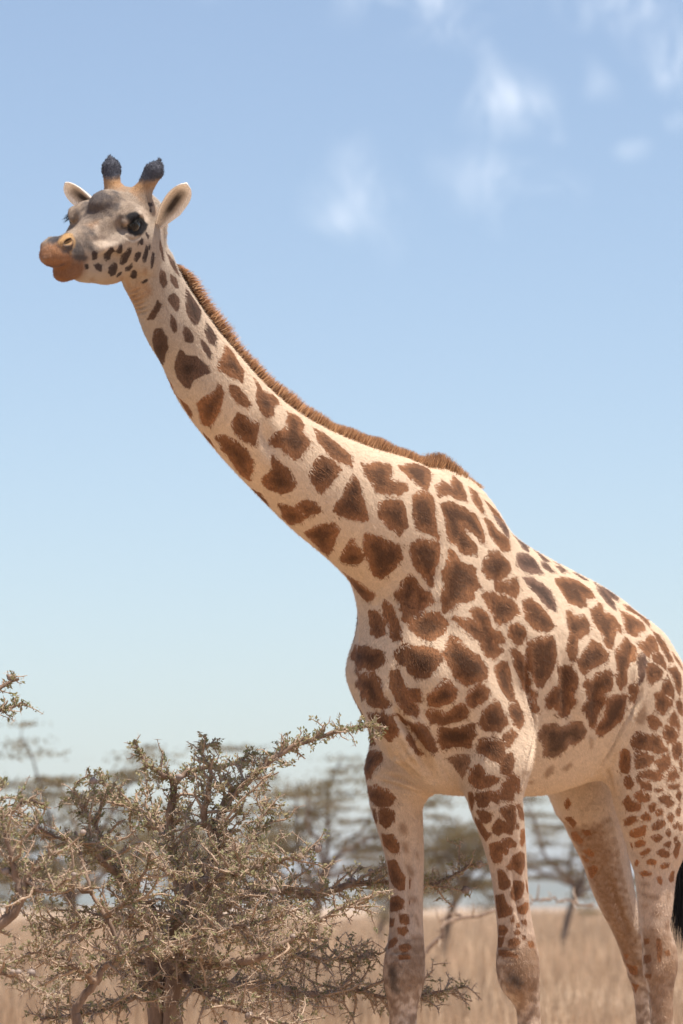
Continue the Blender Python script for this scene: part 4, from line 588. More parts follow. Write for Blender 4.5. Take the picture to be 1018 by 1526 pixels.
PAINT=[
((0.33, 0.19, 0.1),0.02,0.65,[(1.854,-0.072,3.583),(1.832,-0.016,3.577),(1.827,0.014,3.536),(1.84,0.053,3.533),(1.825,0.082,3.57),(1.799,0.13,3.556),(1.821,0.107,3.517),(1.837,0.092,3.523),(1.851,0.091,3.482),(1.842,0.043,3.463),(1.87,0.005,3.457),(1.868,-0.009,3.523),(1.862,-0.064,3.543)]),
((0.085, 0.072, 0.07),0.022,0.9,[(2.018,0.027,3.481),(1.997,0.042,3.502),(2.004,0.089,3.496),(1.94,0.071,3.494),(1.944,0.089,3.469),(1.968,0.104,3.439),(1.994,0.097,3.42),(2.024,0.082,3.408),(2.048,0.07,3.395),(2.045,0.039,3.406),(2.011,-0.007,3.432),(1.982,-0.024,3.463)]),
((0.22, 0.16, 0.125),0.014,0.6,[(2.028,-0.053,3.368),(2.119,0.075,3.348),(2.102,0.096,3.333),(2.042,0.106,3.337),(2.007,0.129,3.33),(2.019,0.14,3.31),(2.057,0.12,3.304),(2.081,0.12,3.28),(2.102,0.113,3.269),(2.119,0.108,3.279),(2.154,0.106,3.284),(2.181,0.1,3.297)]),
((0.06, 0.055, 0.06),0.01,0.9,[(2.263,0.119,3.265),(2.206,0.119,3.279),(2.154,0.106,3.284),(2.134,0.105,3.259),(2.137,0.099,3.237),(2.18,0.1,3.232),(2.204,0.113,3.252),(2.256,0.122,3.25)]),
((0.06, 0.055, 0.06),0.008,0.9,[(2.262,0.07,3.292),(2.242,0.065,3.312),(2.211,0.082,3.324),(2.18,0.067,3.325),(2.259,0.108,3.291),(2.278,0.092,3.27)]),
((0.25, 0.118, 0.058),0.01,0.9,[(2.285,0.042,3.226),(2.283,0.066,3.272),(2.275,0.082,3.278),(2.264,0.108,3.284),(2.266,0.118,3.249),(2.229,0.122,3.248),(2.186,0.102,3.231),(2.248,0.099,3.209),(2.276,0.071,3.209)]),
((0.19, 0.09, 0.045),0.01,0.9,[(2.269,0.057,3.199),(2.217,0.068,3.199),(2.223,0.102,3.216),(2.184,0.1,3.228),(2.14,0.1,3.235),(2.121,0.076,3.195),(2.163,0.07,3.156),(2.187,0.042,3.156)]),
((0.36, 0.21, 0.095),0.005,0.95,[(2.267,0.111,3.281),(2.188,0.07,3.321),(2.174,0.086,3.319),(2.179,0.101,3.3),(2.224,0.126,3.274),(2.263,0.119,3.264)]),
((0.015, 0.012, 0.012),0.003,1,[(2.263,0.119,3.274),(2.254,0.117,3.289),(2.233,0.126,3.294),(2.231,0.121,3.287),(2.253,0.121,3.275)]),
((0.1, 0.06, 0.05),0.004,0.9,[(2.269,0.063,3.209),(2.236,0.085,3.207),(2.223,0.102,3.216),(2.239,0.111,3.218),(2.252,0.095,3.208),(2.278,0.074,3.21)]),
((0.012, 0.011, 0.013),0.005,1,[(1.987,0.14,3.394),(1.973,0.154,3.404),(1.96,0.163,3.411),(1.931,0.153,3.396),(1.898,0.148,3.393),(1.85,0.123,3.395),(1.872,0.136,3.376),(1.904,0.145,3.355),(1.948,0.153,3.341),(1.964,0.152,3.346),(1.974,0.149,3.37)]),
((0.62, 0.5, 0.4),0.008,0.7,[(1.958,0.166,3.405),(1.928,0.149,3.433),(1.845,0.103,3.457),(1.817,0.104,3.435),(1.817,0.11,3.409),(1.839,0.118,3.396),(1.882,0.138,3.397),(1.933,0.157,3.397)]),
((0.6, 0.47, 0.36),0.01,0.6,[(2.1,0.109,3.301),(2.047,0.12,3.31),(2.019,0.14,3.305),(2.02,0.137,3.29),(2.083,0.119,3.277)]),
((0.27, 0.17, 0.105),0.02,0.8,[(0.041,-0.24,1.086),(-0.039,-0.145,1.079),(-0.043,-0.136,1.015),(-0.029,-0.133,0.937),(0.001,-0.138,0.889),(0.071,-0.21,0.882),(0.077,-0.219,0.973)]),
((0.26, 0.15, 0.085),0.02,0.85,[(-0.071,0.159,1.08),(-0.153,0.263,1.073),(-0.179,0.269,0.989),(-0.202,0.25,0.904),(-0.105,0.218,0.877),(-0.062,0.181,0.968)]),
((0.31, 0.185, 0.11),0.02,0.85,[(-0.966,0.175,1.109),(-1.032,0.264,1.109),(-1.102,0.271,1.022),(-1.107,0.259,0.837),(-1.092,0.252,0.76),(-1.033,0.202,0.761),(-0.992,0.179,0.931)]),
((0.27, 0.15, 0.08),0.02,0.95,[(-1.122,-0.344,1.614),(-1.187,-0.257,1.621),(-1.186,-0.105,1.523),(-1.372,-0.122,1.271),(-1.476,-0.145,1.08),(-1.536,-0.169,0.919),(-1.438,-0.071,0.746),(-1.441,-0.133,0.745),(-1.5,-0.237,0.996),(-1.326,-0.23,1.208),(-1.101,-0.246,1.517)]),  # far hind leg: its shade painted into the coat as reddish brown
((0.21, 0.16, 0.125),0.022,0.8,[(2.025,-0.04,3.415),(2.045,0.043,3.406),(2.027,0.085,3.401),(1.994,0.106,3.406),(1.988,0.125,3.383),(1.997,0.121,3.342),(2.042,0.106,3.337),(2.102,0.096,3.333),(2.119,0.075,3.348),(2.071,-0.04,3.358),(2.018,-0.07,3.39)]),
((0.34, 0.19, 0.1),0.008,0.6,[(2.091,0.075,3.362),(2.055,0.077,3.385),(2.039,0.087,3.386),(2.054,0.092,3.368),(2.093,0.093,3.344)]),
((0.085, 0.07, 0.065),0.012,0.85,[(2.108,0.081,3.349),(2.089,0.085,3.355),(2.079,0.098,3.342),(2.087,0.105,3.318),(2.109,0.099,3.325)]),
((0.62, 0.5, 0.4),0.006,0.6,[(2.068,0.088,3.363),(2.058,0.091,3.368),(2.057,0.099,3.351),(2.071,0.103,3.333),(2.08,0.098,3.339)]),
((0.16, 0.12, 0.095),0.008,0.8,[(1.988,0.138,3.394),(1.959,0.154,3.419),(1.925,0.154,3.427),(1.953,0.166,3.412),(1.973,0.154,3.404),(1.987,0.146,3.387)]),
((0.62, 0.52, 0.43),0.008,0.65,[(2.066,0.119,3.301),(2.022,0.138,3.307),(2.019,0.14,3.296),(2.036,0.126,3.282),(2.066,0.123,3.282)]),
((0.36, 0.22, 0.125),0.014,0.75,[(1.876,0.013,3.202),(1.786,-0,3.209),(1.761,0.057,3.231),(1.744,0.028,3.175),(1.711,-0.031,3.135),(1.736,-0.042,3.164),(1.763,-0.043,3.191)]),
((0.075, 0.062, 0.06),0.026,0.95,[(2.018,0.027,3.481),(1.997,0.042,3.502),(2.004,0.089,3.496),(1.94,0.071,3.494),(1.944,0.089,3.469),(1.968,0.104,3.439),(1.994,0.097,3.42),(2.024,0.082,3.408),(2.048,0.07,3.395),(2.045,0.039,3.406),(2.011,-0.007,3.432),(1.982,-0.024,3.463)]),
((0.1, 0.075, 0.062),0.02,0.9,[(2.011,-0.007,3.432),(2.042,0.064,3.432),(2.018,0.085,3.418),(2.03,0.088,3.394),(2.065,0.081,3.374),(2.062,0.046,3.391)]),
((0.07, 0.06, 0.058),0.012,0.95,[(2.264,0.119,3.263),(2.206,0.119,3.279),(2.15,0.106,3.286),(2.127,0.107,3.26),(2.127,0.099,3.236),(2.18,0.1,3.23),(2.209,0.115,3.251),(2.256,0.121,3.249)]),
((0.09, 0.075, 0.068),0.014,0.9,[(2.181,0.097,3.306),(2.125,0.096,3.323),(2.099,0.106,3.307),(2.092,0.117,3.282),(2.1,0.112,3.263),(2.118,0.108,3.267),(2.144,0.105,3.286),(2.179,0.103,3.29)]),
((0.05, 0.045, 0.048),0.008,0.95,[(2.265,0.071,3.288),(2.243,0.062,3.312),(2.211,0.082,3.325),(2.18,0.067,3.325),(2.259,0.108,3.291),(2.279,0.094,3.267)]),
((0.4, 0.235, 0.1),0.004,0.97,[(2.267,0.111,3.279),(2.188,0.068,3.321),(2.172,0.084,3.321),(2.176,0.099,3.3),(2.224,0.126,3.273),(2.263,0.119,3.263)]),
((0.012, 0.01, 0.01),0.002,1,[(2.265,0.118,3.272),(2.253,0.114,3.293),(2.222,0.119,3.301),(2.228,0.122,3.285),(2.254,0.124,3.271)]),
((0.012, 0.011, 0.013),0.004,1,[(1.987,0.135,3.4),(1.971,0.152,3.409),(1.955,0.16,3.416),(1.93,0.156,3.399),(1.88,0.137,3.4),(1.836,0.117,3.398),(1.866,0.134,3.373),(1.903,0.146,3.35),(1.948,0.153,3.336),(1.968,0.152,3.342),(1.977,0.147,3.37)])]

CREASES=[
(0.012,0.0238,[(-0.069,0.287,2.153),(-0.094,0.277,2.034),(-0.125,0.264,1.916),(-0.152,0.265,1.821),(-0.057,0.313,1.721),(-0.015,0.306,1.637)]),
(0.017,0.034,[(0.433,0.043,1.923),(0.4,0.067,1.861),(0.341,0.082,1.8),(0.265,0.075,1.731),(0.156,0.036,1.648)]),
(0.009,0.017,[(0.338,0.012,1.739),(0.26,0.003,1.694),(0.17,-0.003,1.649)]),
(0.009,0.0153,[(0.351,-0.008,1.746),(0.188,-0.029,1.665),(0.135,0.001,1.626)]),
(0.009,0.0153,[(0.18,-0.164,1.676),(0.14,-0.084,1.643),(0.092,-0.049,1.612)]),
(0.008,0.0136,[(0.354,0.043,1.769),(0.287,0.043,1.716),(0.195,0.029,1.671)]),
(0.008,0.0136,[(0.173,-0.199,1.653),(0.148,-0.128,1.628),(0.078,-0.079,1.601)]),
(0.008,0.0136,[(0.338,0.06,1.769),(0.265,0.056,1.716),(0.184,0.041,1.671)]),
(0.013,0.0374,[(-0.689,0.173,1.694),(-0.673,0.252,1.776),(-0.679,0.304,1.864),(-0.727,0.336,1.951),(-0.734,0.35,2.025)]),
(0.01,-0.0136,[(-0.757,0.212,1.695),(-0.72,0.257,1.777),(-0.729,0.299,1.853),(-0.775,0.328,1.929)]),
(0.012,0.0204,[(-0.718,0.348,2.012),(-0.737,0.343,2.1),(-0.763,0.321,2.159)]),
(0.01,-0.017,[(-0.673,0.348,2.01),(-0.681,0.346,2.085),(-0.737,0.326,2.15)]),
(0.01,0.0102,[(-0.717,0.199,1.714),(-0.772,0.18,1.671),(-0.803,0.178,1.622)]),
(0.004,0.0051,[(1.758,-0.041,3.195),(1.774,0.007,3.195),(1.765,0.04,3.21)]),
(0.004,0.0051,[(1.748,-0.042,3.183),(1.762,0.004,3.182),(1.756,0.037,3.196)]),
(0.004,0.0051,[(1.738,-0.043,3.171),(1.749,0.001,3.169),(1.746,0.035,3.182)]),
(0.004,0.0051,[(1.728,-0.044,3.159),(1.737,-0.002,3.157),(1.735,0.032,3.168)]),
(0.004,0.0051,[(1.717,-0.047,3.147),(1.727,-0.003,3.144),(1.725,0.029,3.154)]),
(0.004,0.0051,[(1.708,-0.047,3.135),(1.718,-0.004,3.131),(1.716,0.028,3.14)]),
(0.005,0.0068,[(-0.063,0.172,1.053),(-0.058,0.215,1.046),(-0.08,0.25,1.048)]),
(0.005,0.0068,[(-0.061,0.173,1.034),(-0.057,0.216,1.027),(-0.078,0.251,1.03)]),
(0.005,0.0068,[(-0.061,0.173,1.015),(-0.057,0.216,1.008),(-0.077,0.251,1.011)]),
(0.005,0.0068,[(0.07,-0.21,1.037),(0.065,-0.172,1.03),(0.037,-0.145,1.035)]),
(0.005,0.0068,[(0.074,-0.207,1.018),(0.068,-0.17,1.011),(0.041,-0.142,1.016)]),
(0.03,0.017,[(1.416,-0.088,3.167),(1.332,-0.011,2.966),(1.186,0.103,2.757),(1.064,0.209,2.557),(0.971,0.308,2.411)]),
(0.05,0.0204,[(0.345,0.163,2.3),(0.315,0.199,2.182),(0.313,0.254,2.016),(0.21,0.239,1.88)]),
(0.03,-0.0136,[(0.418,0.1,2.275),(0.399,0.106,2.158),(0.403,0.123,2.051)]),
(0.006,0.0068,[(0.372,0.1,1.877),(0.262,0.102,1.764),(0.11,0.08,1.65),(0.07,0.11,1.603)]),
(0.008,0.00255,[(2.014,0.118,3.332),(2.065,0.111,3.314),(2.107,0.105,3.307)]),
(0.005,0.0034,[(1.981,0.124,3.366),(1.987,0.146,3.332),(1.947,0.152,3.326),(1.889,0.142,3.351)]),
(0.013,0.0136,[(-0.014,0.268,1.436),(-0.067,0.25,1.224),(-0.088,0.253,1.082)]),
(0.013,0.0136,[(0.056,-0.13,1.464),(0.025,-0.153,1.224),(0.037,-0.157,1.08)]),
(0.03,-0.0136,[(0.231,0.257,2.587),(0.273,0.199,2.374),(0.349,0.165,2.158)]),
(0.03,0.0136,[(0.009,0.289,2.483),(0.053,0.261,2.314),(0.081,0.265,2.122)]),
(0.013,0.0136,[(-1.243,-0.153,1.354),(-1.364,-0.157,1.174),(-1.489,-0.162,1.018)]),
(0.03,0.017,[(-0.263,0.321,2.138),(-0.299,0.31,1.97),(-0.38,0.27,1.829)]),
(0.03,0.0136,[(-0.467,0.331,2.148),(-0.458,0.336,1.976),(-0.5,0.301,1.857)])]

GO=(0.3857,14.0000,0
)
giraffe=empty('giraffe',GO,math.radians(180+53))
tag(giraffe,'tall giraffe with brown patches on cream coat, standing beside the thorn tree','giraffe')
P=prims()
V,Q=extract(P,(-1.76,-.48,-.02),(2.36,.48,3.76),.0088)
me=bpy.data.meshes.new('t'); me.from_pydata(V.tolist(),[],Q.tolist())
bm=bmesh.new(); bm.from_mesh(me); bpy.data.meshes.remove(me)
def refine(test):
    es=set()
    for f in bm.faces:
        c=f.calc_center_median()
        if test(c): es.update(f.edges)
    bmesh.ops.subdivide_edges(bm,edges=list(es),cuts=1,use_grid_fill=True)
hc=hp(.22,0,.03)
refine(lambda c:(c.x-hc[0])**2+(c.y-hc[1])**2+(c.z-hc[2])**2<.40**2)
ec=[hp(.174,.11,.078),hp(.482,.045,.098),hp(.174,-.11,.078)]
refine(lambda c:any((c.x-e[0])**2+(c.y-e[1])**2+(c.z-e[2])**2<.055**2 for e in ec))
bmesh.ops.triangulate(bm,faces=[f for f in bm.faces if len(f.verts)>4])
body_me=bpy.data.meshes.new('body'); bm.to_mesh(body_me); bm.free()
nv=len(body_me.vertices); V=np.empty(nv*3,np.float32); body_me.vertices.foreach_get('co',V); V=V.reshape(-1,3).astype(float)
def skin_normals():
    body_me.vertices.foreach_set('co',V.astype(np.float32).ravel()); body_me.update(); a=np.empty(nv*3,np.float32); body_me.vertices.foreach_get('normal',a); return a.reshape(-1,3).astype(float)
for it in range(2): V=V-np.clip(field(P,V),-.005,.005)[:,None]*skin_normals()
NV=skin_normals()
# skin folds and muscle grooves
def seg_dist(p,poly):
    best=np.full(len(p),9.)
    for a,b in zip(poly[:-1],poly[1:]):
        a=np.array(a);e=np.array(b)-a; t=np.clip(((p-a)@e)/(e@e+1e-12),0,1); best=np.minimum(best,np.linalg.norm(p-a-t[:,None]*e,axis=1))
    return best
disp=np.zeros(nv)
for wd,dp,poly in CREASES:
    pl=catmull(np.array(poly),len(poly)*5); lo=pl.min(0)-wd*3; hi=pl.max(0)+wd*3
    m=np.nonzero(((V>lo)&(V<hi)).all(1))[0]
    if not len(m): continue
    d=seg_dist(V[m],pl); ends=np.minimum(np.linalg.norm(V[m]-pl[0],axis=1),np.linalg.norm(V[m]-pl[-1],axis=1))
    L_=np.linalg.norm(np.diff(pl,axis=0),axis=1).sum(); f=np.exp(-(d/wd)**2)*np.clip(ends/(L_*.3),.15,1)
    disp[m]-=dp*f; disp[m]+=dp*.35*np.exp(-((d-wd*1.7)/wd)**2)*np.clip(ends/(L_*.3),.15,1)
V=V+NV*disp[:,None]
NV=skin_normals()
# coat pattern: every patch is an outline lying on the skin
TONE={'s':(.21,.112,.062),'b':(.190,.084,.037),'d':(.080,.045,.030),'f':(.27,.155,.088),'g':(.135,.075,.050),'r':(.225,.095,.038),'k':(.040,.031,.028),'h':(.036,.024,.022)}
sd=np.full(nv,-.06); sc_=np.tile(np.array(TONE['b']),(nv,1))
def poly_sd(pts,poly):
    x,y=pts[:,0],pts[:,1]; ins=np.zeros(len(x),bool); d=np.full(len(x),9.); n_=len(poly)
    for i in range(n_):
        ax,ay=poly[i]; bx,by=poly[(i+1)%n_]; ex,ey=bx-ax,by-ay
        t=np.clip(((x-ax)*ex+(y-ay)*ey)/(ex*ex+ey*ey+1e-12),0,1); d=np.minimum(d,np.hypot(x-ax-t*ex,y-ay-t*ey))
        c=((ay>y)!=(by>y)); xi=ax+(y-ay)/(ey if abs(ey)>1e-9 else 1e-9)*ex; ins^=c&(x<xi)
    return np.where(ins,d,-d)
def on_skin(poly,grow):
    A=np.array(poly); c=A.mean(0); R=np.linalg.norm(A-c,axis=1).max()
    near=np.nonzero(((V-c)**2).sum(1)<(R*.5+.03)**2)[0]
    if len(near)==0: near=np.array([((V-c)**2).sum(1).argmin()])
    # average skin normal of the camera-independent neighbourhood
    i=((V-c)**2).sum(1).argmin(); n0=NV[i]; k=near[(NV[near]@n0)>.3]; n0=NV[k].mean(0) if len(k) else n0; n0/=np.linalg.norm(n0)
    t=np.cross(n0,(0,0,1.)); t/=np.linalg.norm(t)+1e-9; b=np.cross(n0,t)
    m=np.nonzero((((V-c)**2).sum(1)<(R+grow)**2)&((NV@n0)>.12))[0]
    return m,poly_sd(np.stack([(V[m]-c)@t,(V[m]-c)@b],1),[((a-c)@t,(a-c)@b) for a in A])
base=np.tile(np.array((.62,.47,.34)),(nv,1))
# broad natural tints of the coat
zl=V[:,2]; leg=np.clip((1.62-zl)/.35,0,1)*(V[:,0]<.6)
base=base*(1-leg[:,None])+np.array((.56,.41,.305))*leg[:,None]
belly=np.clip((1.85-zl)/.2,0,1)*(zl>1.5)*np.clip(1-np.abs(V[:,0]+.45)/.5,0,1); base=base*(1-.4*belly[:,None])+np.array((.58,.45,.35))*.4*belly[:,None]
inner=np.clip((-NV[:,1]*np.sign(V[:,1])-.1)*2,0,1)*leg; base=base*(1-.5*inner[:,None])+np.array((.64,.53,.44))*.5*inner[:,None]
def mott(p,fr,seed):
    a=rs(seed).rand(6)*6.28; x,y,z=p[:,0]*fr,p[:,1]*fr,p[:,2]*fr
    return .5+.5*(np.sin(x+2.1*np.sin(z*.8+a[0])+a[1])*np.sin(y*1.1+1.7*np.sin(x*.9+a[2])+a[3])+.6*np.sin(z*1.9+1.5*np.sin(y*2.1+a[4])+a[5]))/1.6
shin=np.clip((1.16-zl)/.15,0,1)*np.clip((mott(V,58,21)*.6+mott(V,110,22)*.4-.40)/.2,0,1)*.75; base=base*(1-shin[:,None])+np.array((.23,.135,.08))*shin[:,None]   # mottled shanks
up_=np.clip((V[:,0]-1.35)/.3,0,1); base=base*(1-up_[:,None])+np.array((.38,.31,.25))*up_[:,None]
hq=(V-HO)@HM.T                                         # head coordinates
def tint(f,c):
    global base
    f=np.clip(f,0,1)[:,None]; base=base*(1-f)+np.array(c)*f
sm=lambda x,a,b:np.clip((x-a)/(b-a),0,1)
m2=mott(V,60,8)*.5+mott(V,130,9)*.5
tint((.45+.7*m2)*sm(hq[:,0],-.08,.02)*sm(hq[:,2],.030,.085)*sm(hq[:,0],.60,.50),(.235,.175,.13)); tint(.6*sm(hq[:,0],.05,.15)*sm(hq[:,2],-.075,-.11),(.40,.26,.15)); tint(.35*sm(hq[:,0],-.06,.05)*sm(hq[:,2],.05,.0),(.33,.27,.23))
mo=.75+.35*mott(V,120,5)
tint(mo*.95*sm(hq[:,0],.445,.475)*sm(hq[:,2],.105,.080),(.235,.112,.056)); tint(mo*.95*sm(hq[:,0],.365,.41)*sm(hq[:,2],.048,.036),(.19,.088,.045))
tint(.9*sm(hq[:,0],.44,.46)*sm(hq[:,0],.515,.495)*sm(np.abs(hq[:,1]),.028,.018)*sm(hq[:,2],.085,.098),(.07,.06,.06))
for cl,soft,st,poly in PAINT:
    m,d=on_skin(poly,soft+.004); f=st*np.clip((d+(mott(V[m],90,3)-.5)*soft*1.6)/soft*.5+.5,0,1)*(1 if st==1 else .62+.5*mott(V[m],150,4)); base[m]=base[m]*(1-f[:,None])+np.array(cl)*f[:,None]
horn=(hq[:,2]>.125)&(np.abs(hq[:,1])>.025)&(hq[:,0]<.05)&(hq[:,0]>-.12)
f=np.where(horn,np.clip((hq[:,2]-.160)/.02,0,1),0); base=base*(1-f[:,None])+np.array((.07,.073,.092))*f[:,None]
f=np.where(horn,np.clip((hq[:,2]-.13)/.03,0,1)*(1-f)*.7,0); base=base*(1-f[:,None])+np.array((.36,.19,.08))*f[:,None]
for kd,poly in SPOTS:
    m,d=on_skin(poly,.06)
    if kd in 'fk':                                     # washed-out patches fade into the coat
        q=np.clip((d+.006)/(.016 if kd=='f' else .024),0,1)*(.72 if kd=='f' else .75); base[m]=base[m]*(1-q[:,None])+np.array(TONE[kd])*q[:,None]; continue
    d=d+{'b':.0088,'s':.002,'g':.006,'r':.006,'d':.0035,'h':.0035}[kd]*np.interp(V[m,2].mean(),(1.3,1.7),(.33,1))*np.interp(V[m,0].mean(),(-.95,-.7,.5,1.1),(.35,1,1,.6))
    up2=d>sd[m]; sd[m[up2]]=d[up2]; sc_[m[up2]]=TONE[kd]
# the far side carries its own patches: cells grown from points scattered over the skin
VD=np.array((.80,.60,-.05)); facing=NV@VD
un=np.nonzero((facing<-.02)&(hq[:,0]<-.02))[0]
r_=rs(5); pick=[]
order=r_.permutation(un)
P3=np.zeros((0,3)); RR=np.zeros(0)
for i in order[:9000]:
    z=V[i,2]; rad=.105 if z>1.7 else (.05 if z>1.25 else .032)
    if V[i,0]>.6: rad=.085-.035*min(1,(V[i,0]-.6)/1.0)
    if len(P3) and (((P3-V[i])**2).sum(1)<(rad*.95)**2).any(): continue
    P3=np.vstack([P3,V[i]]); RR=np.append(RR,rad)
for s0 in range(0,len(un),4000):
    u_=un[s0:s0+4000]; D=np.sqrt(((V[u_][:,None]-P3[None])**2).sum(2)); D.sort(axis=1); e=(D[:,1]-D[:,0])/2-.012
    fade=np.clip((-facing[u_]-.02)/.25,0,1); e=np.minimum(e,.03)-(1-fade)*.05
    ok=e>sd[u_]; sd[u_[ok]]=e[ok]
sd=np.clip(sd,-.06,.06)
rag=np.interp(V[:,2],(1.3,1.75),(.30,1))*np.interp(V[:,0],(1.0,1.65),(1,.4))
for an,ty,data in (('patch','FLOAT',sd),('ragged','FLOAT',rag),('base_col','FLOAT_COLOR',np.c_[base,np.ones(nv)]),('patch_col','FLOAT_COLOR',np.c_[sc_,np.ones(nv)])):
    a=body_me.attributes.new(an,ty,'POINT'); a.data.foreach_set('value' if ty=='FLOAT' else 'color',np.asarray(data,np.float32).ravel())
body_me.polygons.foreach_set('use_smooth',np.ones(len(body_me.polygons),bool))
ct=M('giraffe_coat')
hair=ct.noise(1,2,.6,stretch=(230,230,70)); mid=ct.noise(38,4,.6); fine=ct.noise(420,2,.5); big=ct.noise(7,4,.5)
ed=ct.math('ADD',ct.math('MULTIPLY',ct.math('SUBTRACT',mid,.5),.034),ct.math('MULTIPLY',ct.math('SUBTRACT',hair,.5),.016)); edge=ct.math('MULTIPLY_ADD',ed,ct.attr('ragged','Fac'),ct.attr('patch','Fac'))
fac=ct.rng(edge,-.0025,.0035,0,1)
core=ct.rng(ct.math('ADD',edge,ct.math('MULTIPLY',ct.math('SUBTRACT',ct.noise(16,4,.6),.5),.05)),.008,.044,1.18,.45)
pc=ct.scale(ct.attr('patch_col'),ct.math('MULTIPLY',core,ct.rng(hair,.3,.7,.72,1.28)))
pc=ct.scale(pc,ct.rng(big,.3,.7,.75,1.3))
bc=ct.scale(ct.attr('base_col'),ct.math('MULTIPLY',ct.rng(hair,.25,.75,.86,1.1),ct.rng(mid,.25,.75,.9,1.08)))
ct.col(ct.mix(fac,bc,pc)); hh=ct.math('ADD',ct.math('MULTIPLY',hair,.7),ct.math('MULTIPLY',fine,.5)); ct.bump(hh,.55,.006)
body_me.materials.append(ct.m)
body=bpy.data.objects.new('body',body_me); col.objects.link(body); body.parent=giraffe
# short coat: fine hairs lying along the skin, part of the body mesh
fidx=np.empty(len(body_me.loops),np.int32); body_me.loops.foreach_get('vertex_index',fidx)
lt=np.empty(len(body_me.polygons),np.int32); body_me.polygons.foreach_get('loop_total',lt); ls=np.empty(len(body_me.polygons),np.int32); body_me.polygons.foreach_get('loop_start',ls)
ar=np.empty(len(body_me.polygons),np.float32); body_me.polygons.foreach_get('area',ar)
r_=rs(61); nh=330000
zc=V[fidx[ls],2]; wgt=ar*np.where(zc>.7,1,.15)*np.where((V[fidx[ls]]-hc)@np.ones(3)*0+((V[fidx[ls]]-hc)**2).sum(1)<.35**2,1.9,1)
fi=r_.choice(len(ar),nh,p=wgt/wgt.sum()); b3=r_.dirichlet((1,1,1),nh); i0,i1,i2=fidx[ls[fi]],fidx[ls[fi]+1],fidx[ls[fi]+2]; alt=(r_.rand(nh)<.5)&(lt[fi]==4); i1=np.where(alt,fidx[ls[fi]+np.minimum(3,lt[fi]-1)],i1)
def ip(A): return A[i0]*b3[:,:1]+A[i1]*b3[:,1:2]+A[i2]*b3[:,2:3]
hr=ip(V); hn=ip(NV); hn/=np.linalg.norm(hn,axis=1)[:,None]; hsd=ip(sd[:,None])[:,0]; hb=ip(base); hpc=sc_[i0]
onh=((hr-HO)@HM.T)[:,0]>-.05
flow=np.where(onh[:,None],-HM[0]-.3*HM[2],np.array((-.75,0,-.66))); flow=np.where((hr[:,2]<1.55)[:,None],np.array((-.2,0,-1.)),flow); flow=flow-hn*np.einsum('ij,ij->i',flow,hn)[:,None]; flow/=np.linalg.norm(flow,axis=1)[:,None]+1e-6
hd=flow+hn*r_.uniform(.15,.42,nh)[:,None]+r_.randn(nh,3)*.16; hd/=np.linalg.norm(hd,axis=1)[:,None]
# patch edges broken up by clumps of hair
q=np.zeros(nh)
for fr,am in ((23,.0035),(47,.0035),(95,.0025)):
    ph=r_.rand(3,3)*6.28
    q+=am*(np.sin(hr[:,0]*fr*2.1+ph[0,0]+2*np.sin(hr[:,2]*fr+ph[0,1]))+np.sin(hr[:,2]*fr*1.7+ph[1,0]+2*np.sin(hr[:,1]*fr*1.3+ph[1,1])))
hrag=ip(rag[:,None])[:,0]; q=q*hrag; e_=hsd+q+r_.randn(nh)*.0022*hrag; inp=np.clip((e_+.001)/.003,0,1)[:,None]; cored=np.interp(e_+q*1.5,(.008,.044),(1.15,.48))[:,None]
hcol=(hb*(1-inp)*r_.uniform(.82,1.14,(nh,1))+hpc*inp*cored*r_.uniform(.7,1.35,(nh,1)))
hl_=np.where(onh,.007,.013)*r_.uniform(.7,1.25,nh)*np.where(hr[:,2]<1.5,.75,1); hw=np.where(onh,.0007,.0011)
sv=np.cross(hd,hn); sv/=np.linalg.norm(sv,axis=1)[:,None]+1e-9
eyeok=np.ones(nh,bool)
for s in (1,-1): eyeok&=((hr-hp(.174,.11*s,.078))**2).sum(1)>.030**2
eyeok&=((hr-hp(.482,.045,.098))**2).sum(1)>.018**2
hr,hd,hn,sv,hl_,hw,hcol=(a[eyeok] for a in (hr,hd,hn,sv,hl_,hw,hcol)); nh=len(hr)
tip=hr+hd*hl_[:,None]; VV=np.stack([hr-sv*hw[:,None]-hn*.001,hr+sv*hw[:,None]-hn*.001,tip],1).reshape(-1,3); FF=np.arange(nh*3).reshape(-1,3)
fm=M('short_fur'); fm.col(fm.attr('hair_col')); fm.b.inputs['Roughness'].default_value=.7
fur=mk('fur',VV,FF,fm.m,None,True,{'hair_col':('FLOAT_COLOR',np.repeat(np.c_[hcol,np.ones(nh)],3,0))})
fur.parent=giraffe
bpy.context.view_layer.update()
with bpy.context.temp_override(active_object=body,object=body,selected_objects=[body,fur],selected_editable_objects=[body,fur]): bpy.ops.object.join()

# blades: thin tapering hairs, one object for each tuft of hair
def blades(name,mat,root,dirs,length,width,bend,parent,colr,seed=0,seg=2):
    r_=rs(seed); n_=len(root); side=np.cross(dirs,r_.randn(n_,3)); side/=np.linalg.norm(side,axis=1)[:,None]+1e-9
    VV=[];n2=seg+1
    for k in range(n2):
        t=k/seg; c=root+dirs*(length*t)[:,None]+bend*(length*t*t)[:,None]; wv_=width*(1-t*.85)
        VV+= [c-side*wv_[:,None],c+side*wv_[:,None]]
    VV=np.stack(VV,1).reshape(-1,3); b_=np.arange(n_)[:,None]*(2*n2); F_=np.concatenate([b_+np.array([[2*k,2*k+1,2*k+3,2*k+2]]) for k in range(seg)])
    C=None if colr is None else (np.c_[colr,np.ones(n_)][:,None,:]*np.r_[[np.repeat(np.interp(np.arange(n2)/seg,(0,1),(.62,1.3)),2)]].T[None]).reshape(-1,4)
    if colr is None: return VV,F_
    return mk(name,VV,F_,mat,parent,attrs={'hair_col':('FLOAT_COLOR',C)})
hm_=M('hair'); hm_.col(hm_.attr('hair_col')); hm_.b.inputs['Roughness'].default_value=.6
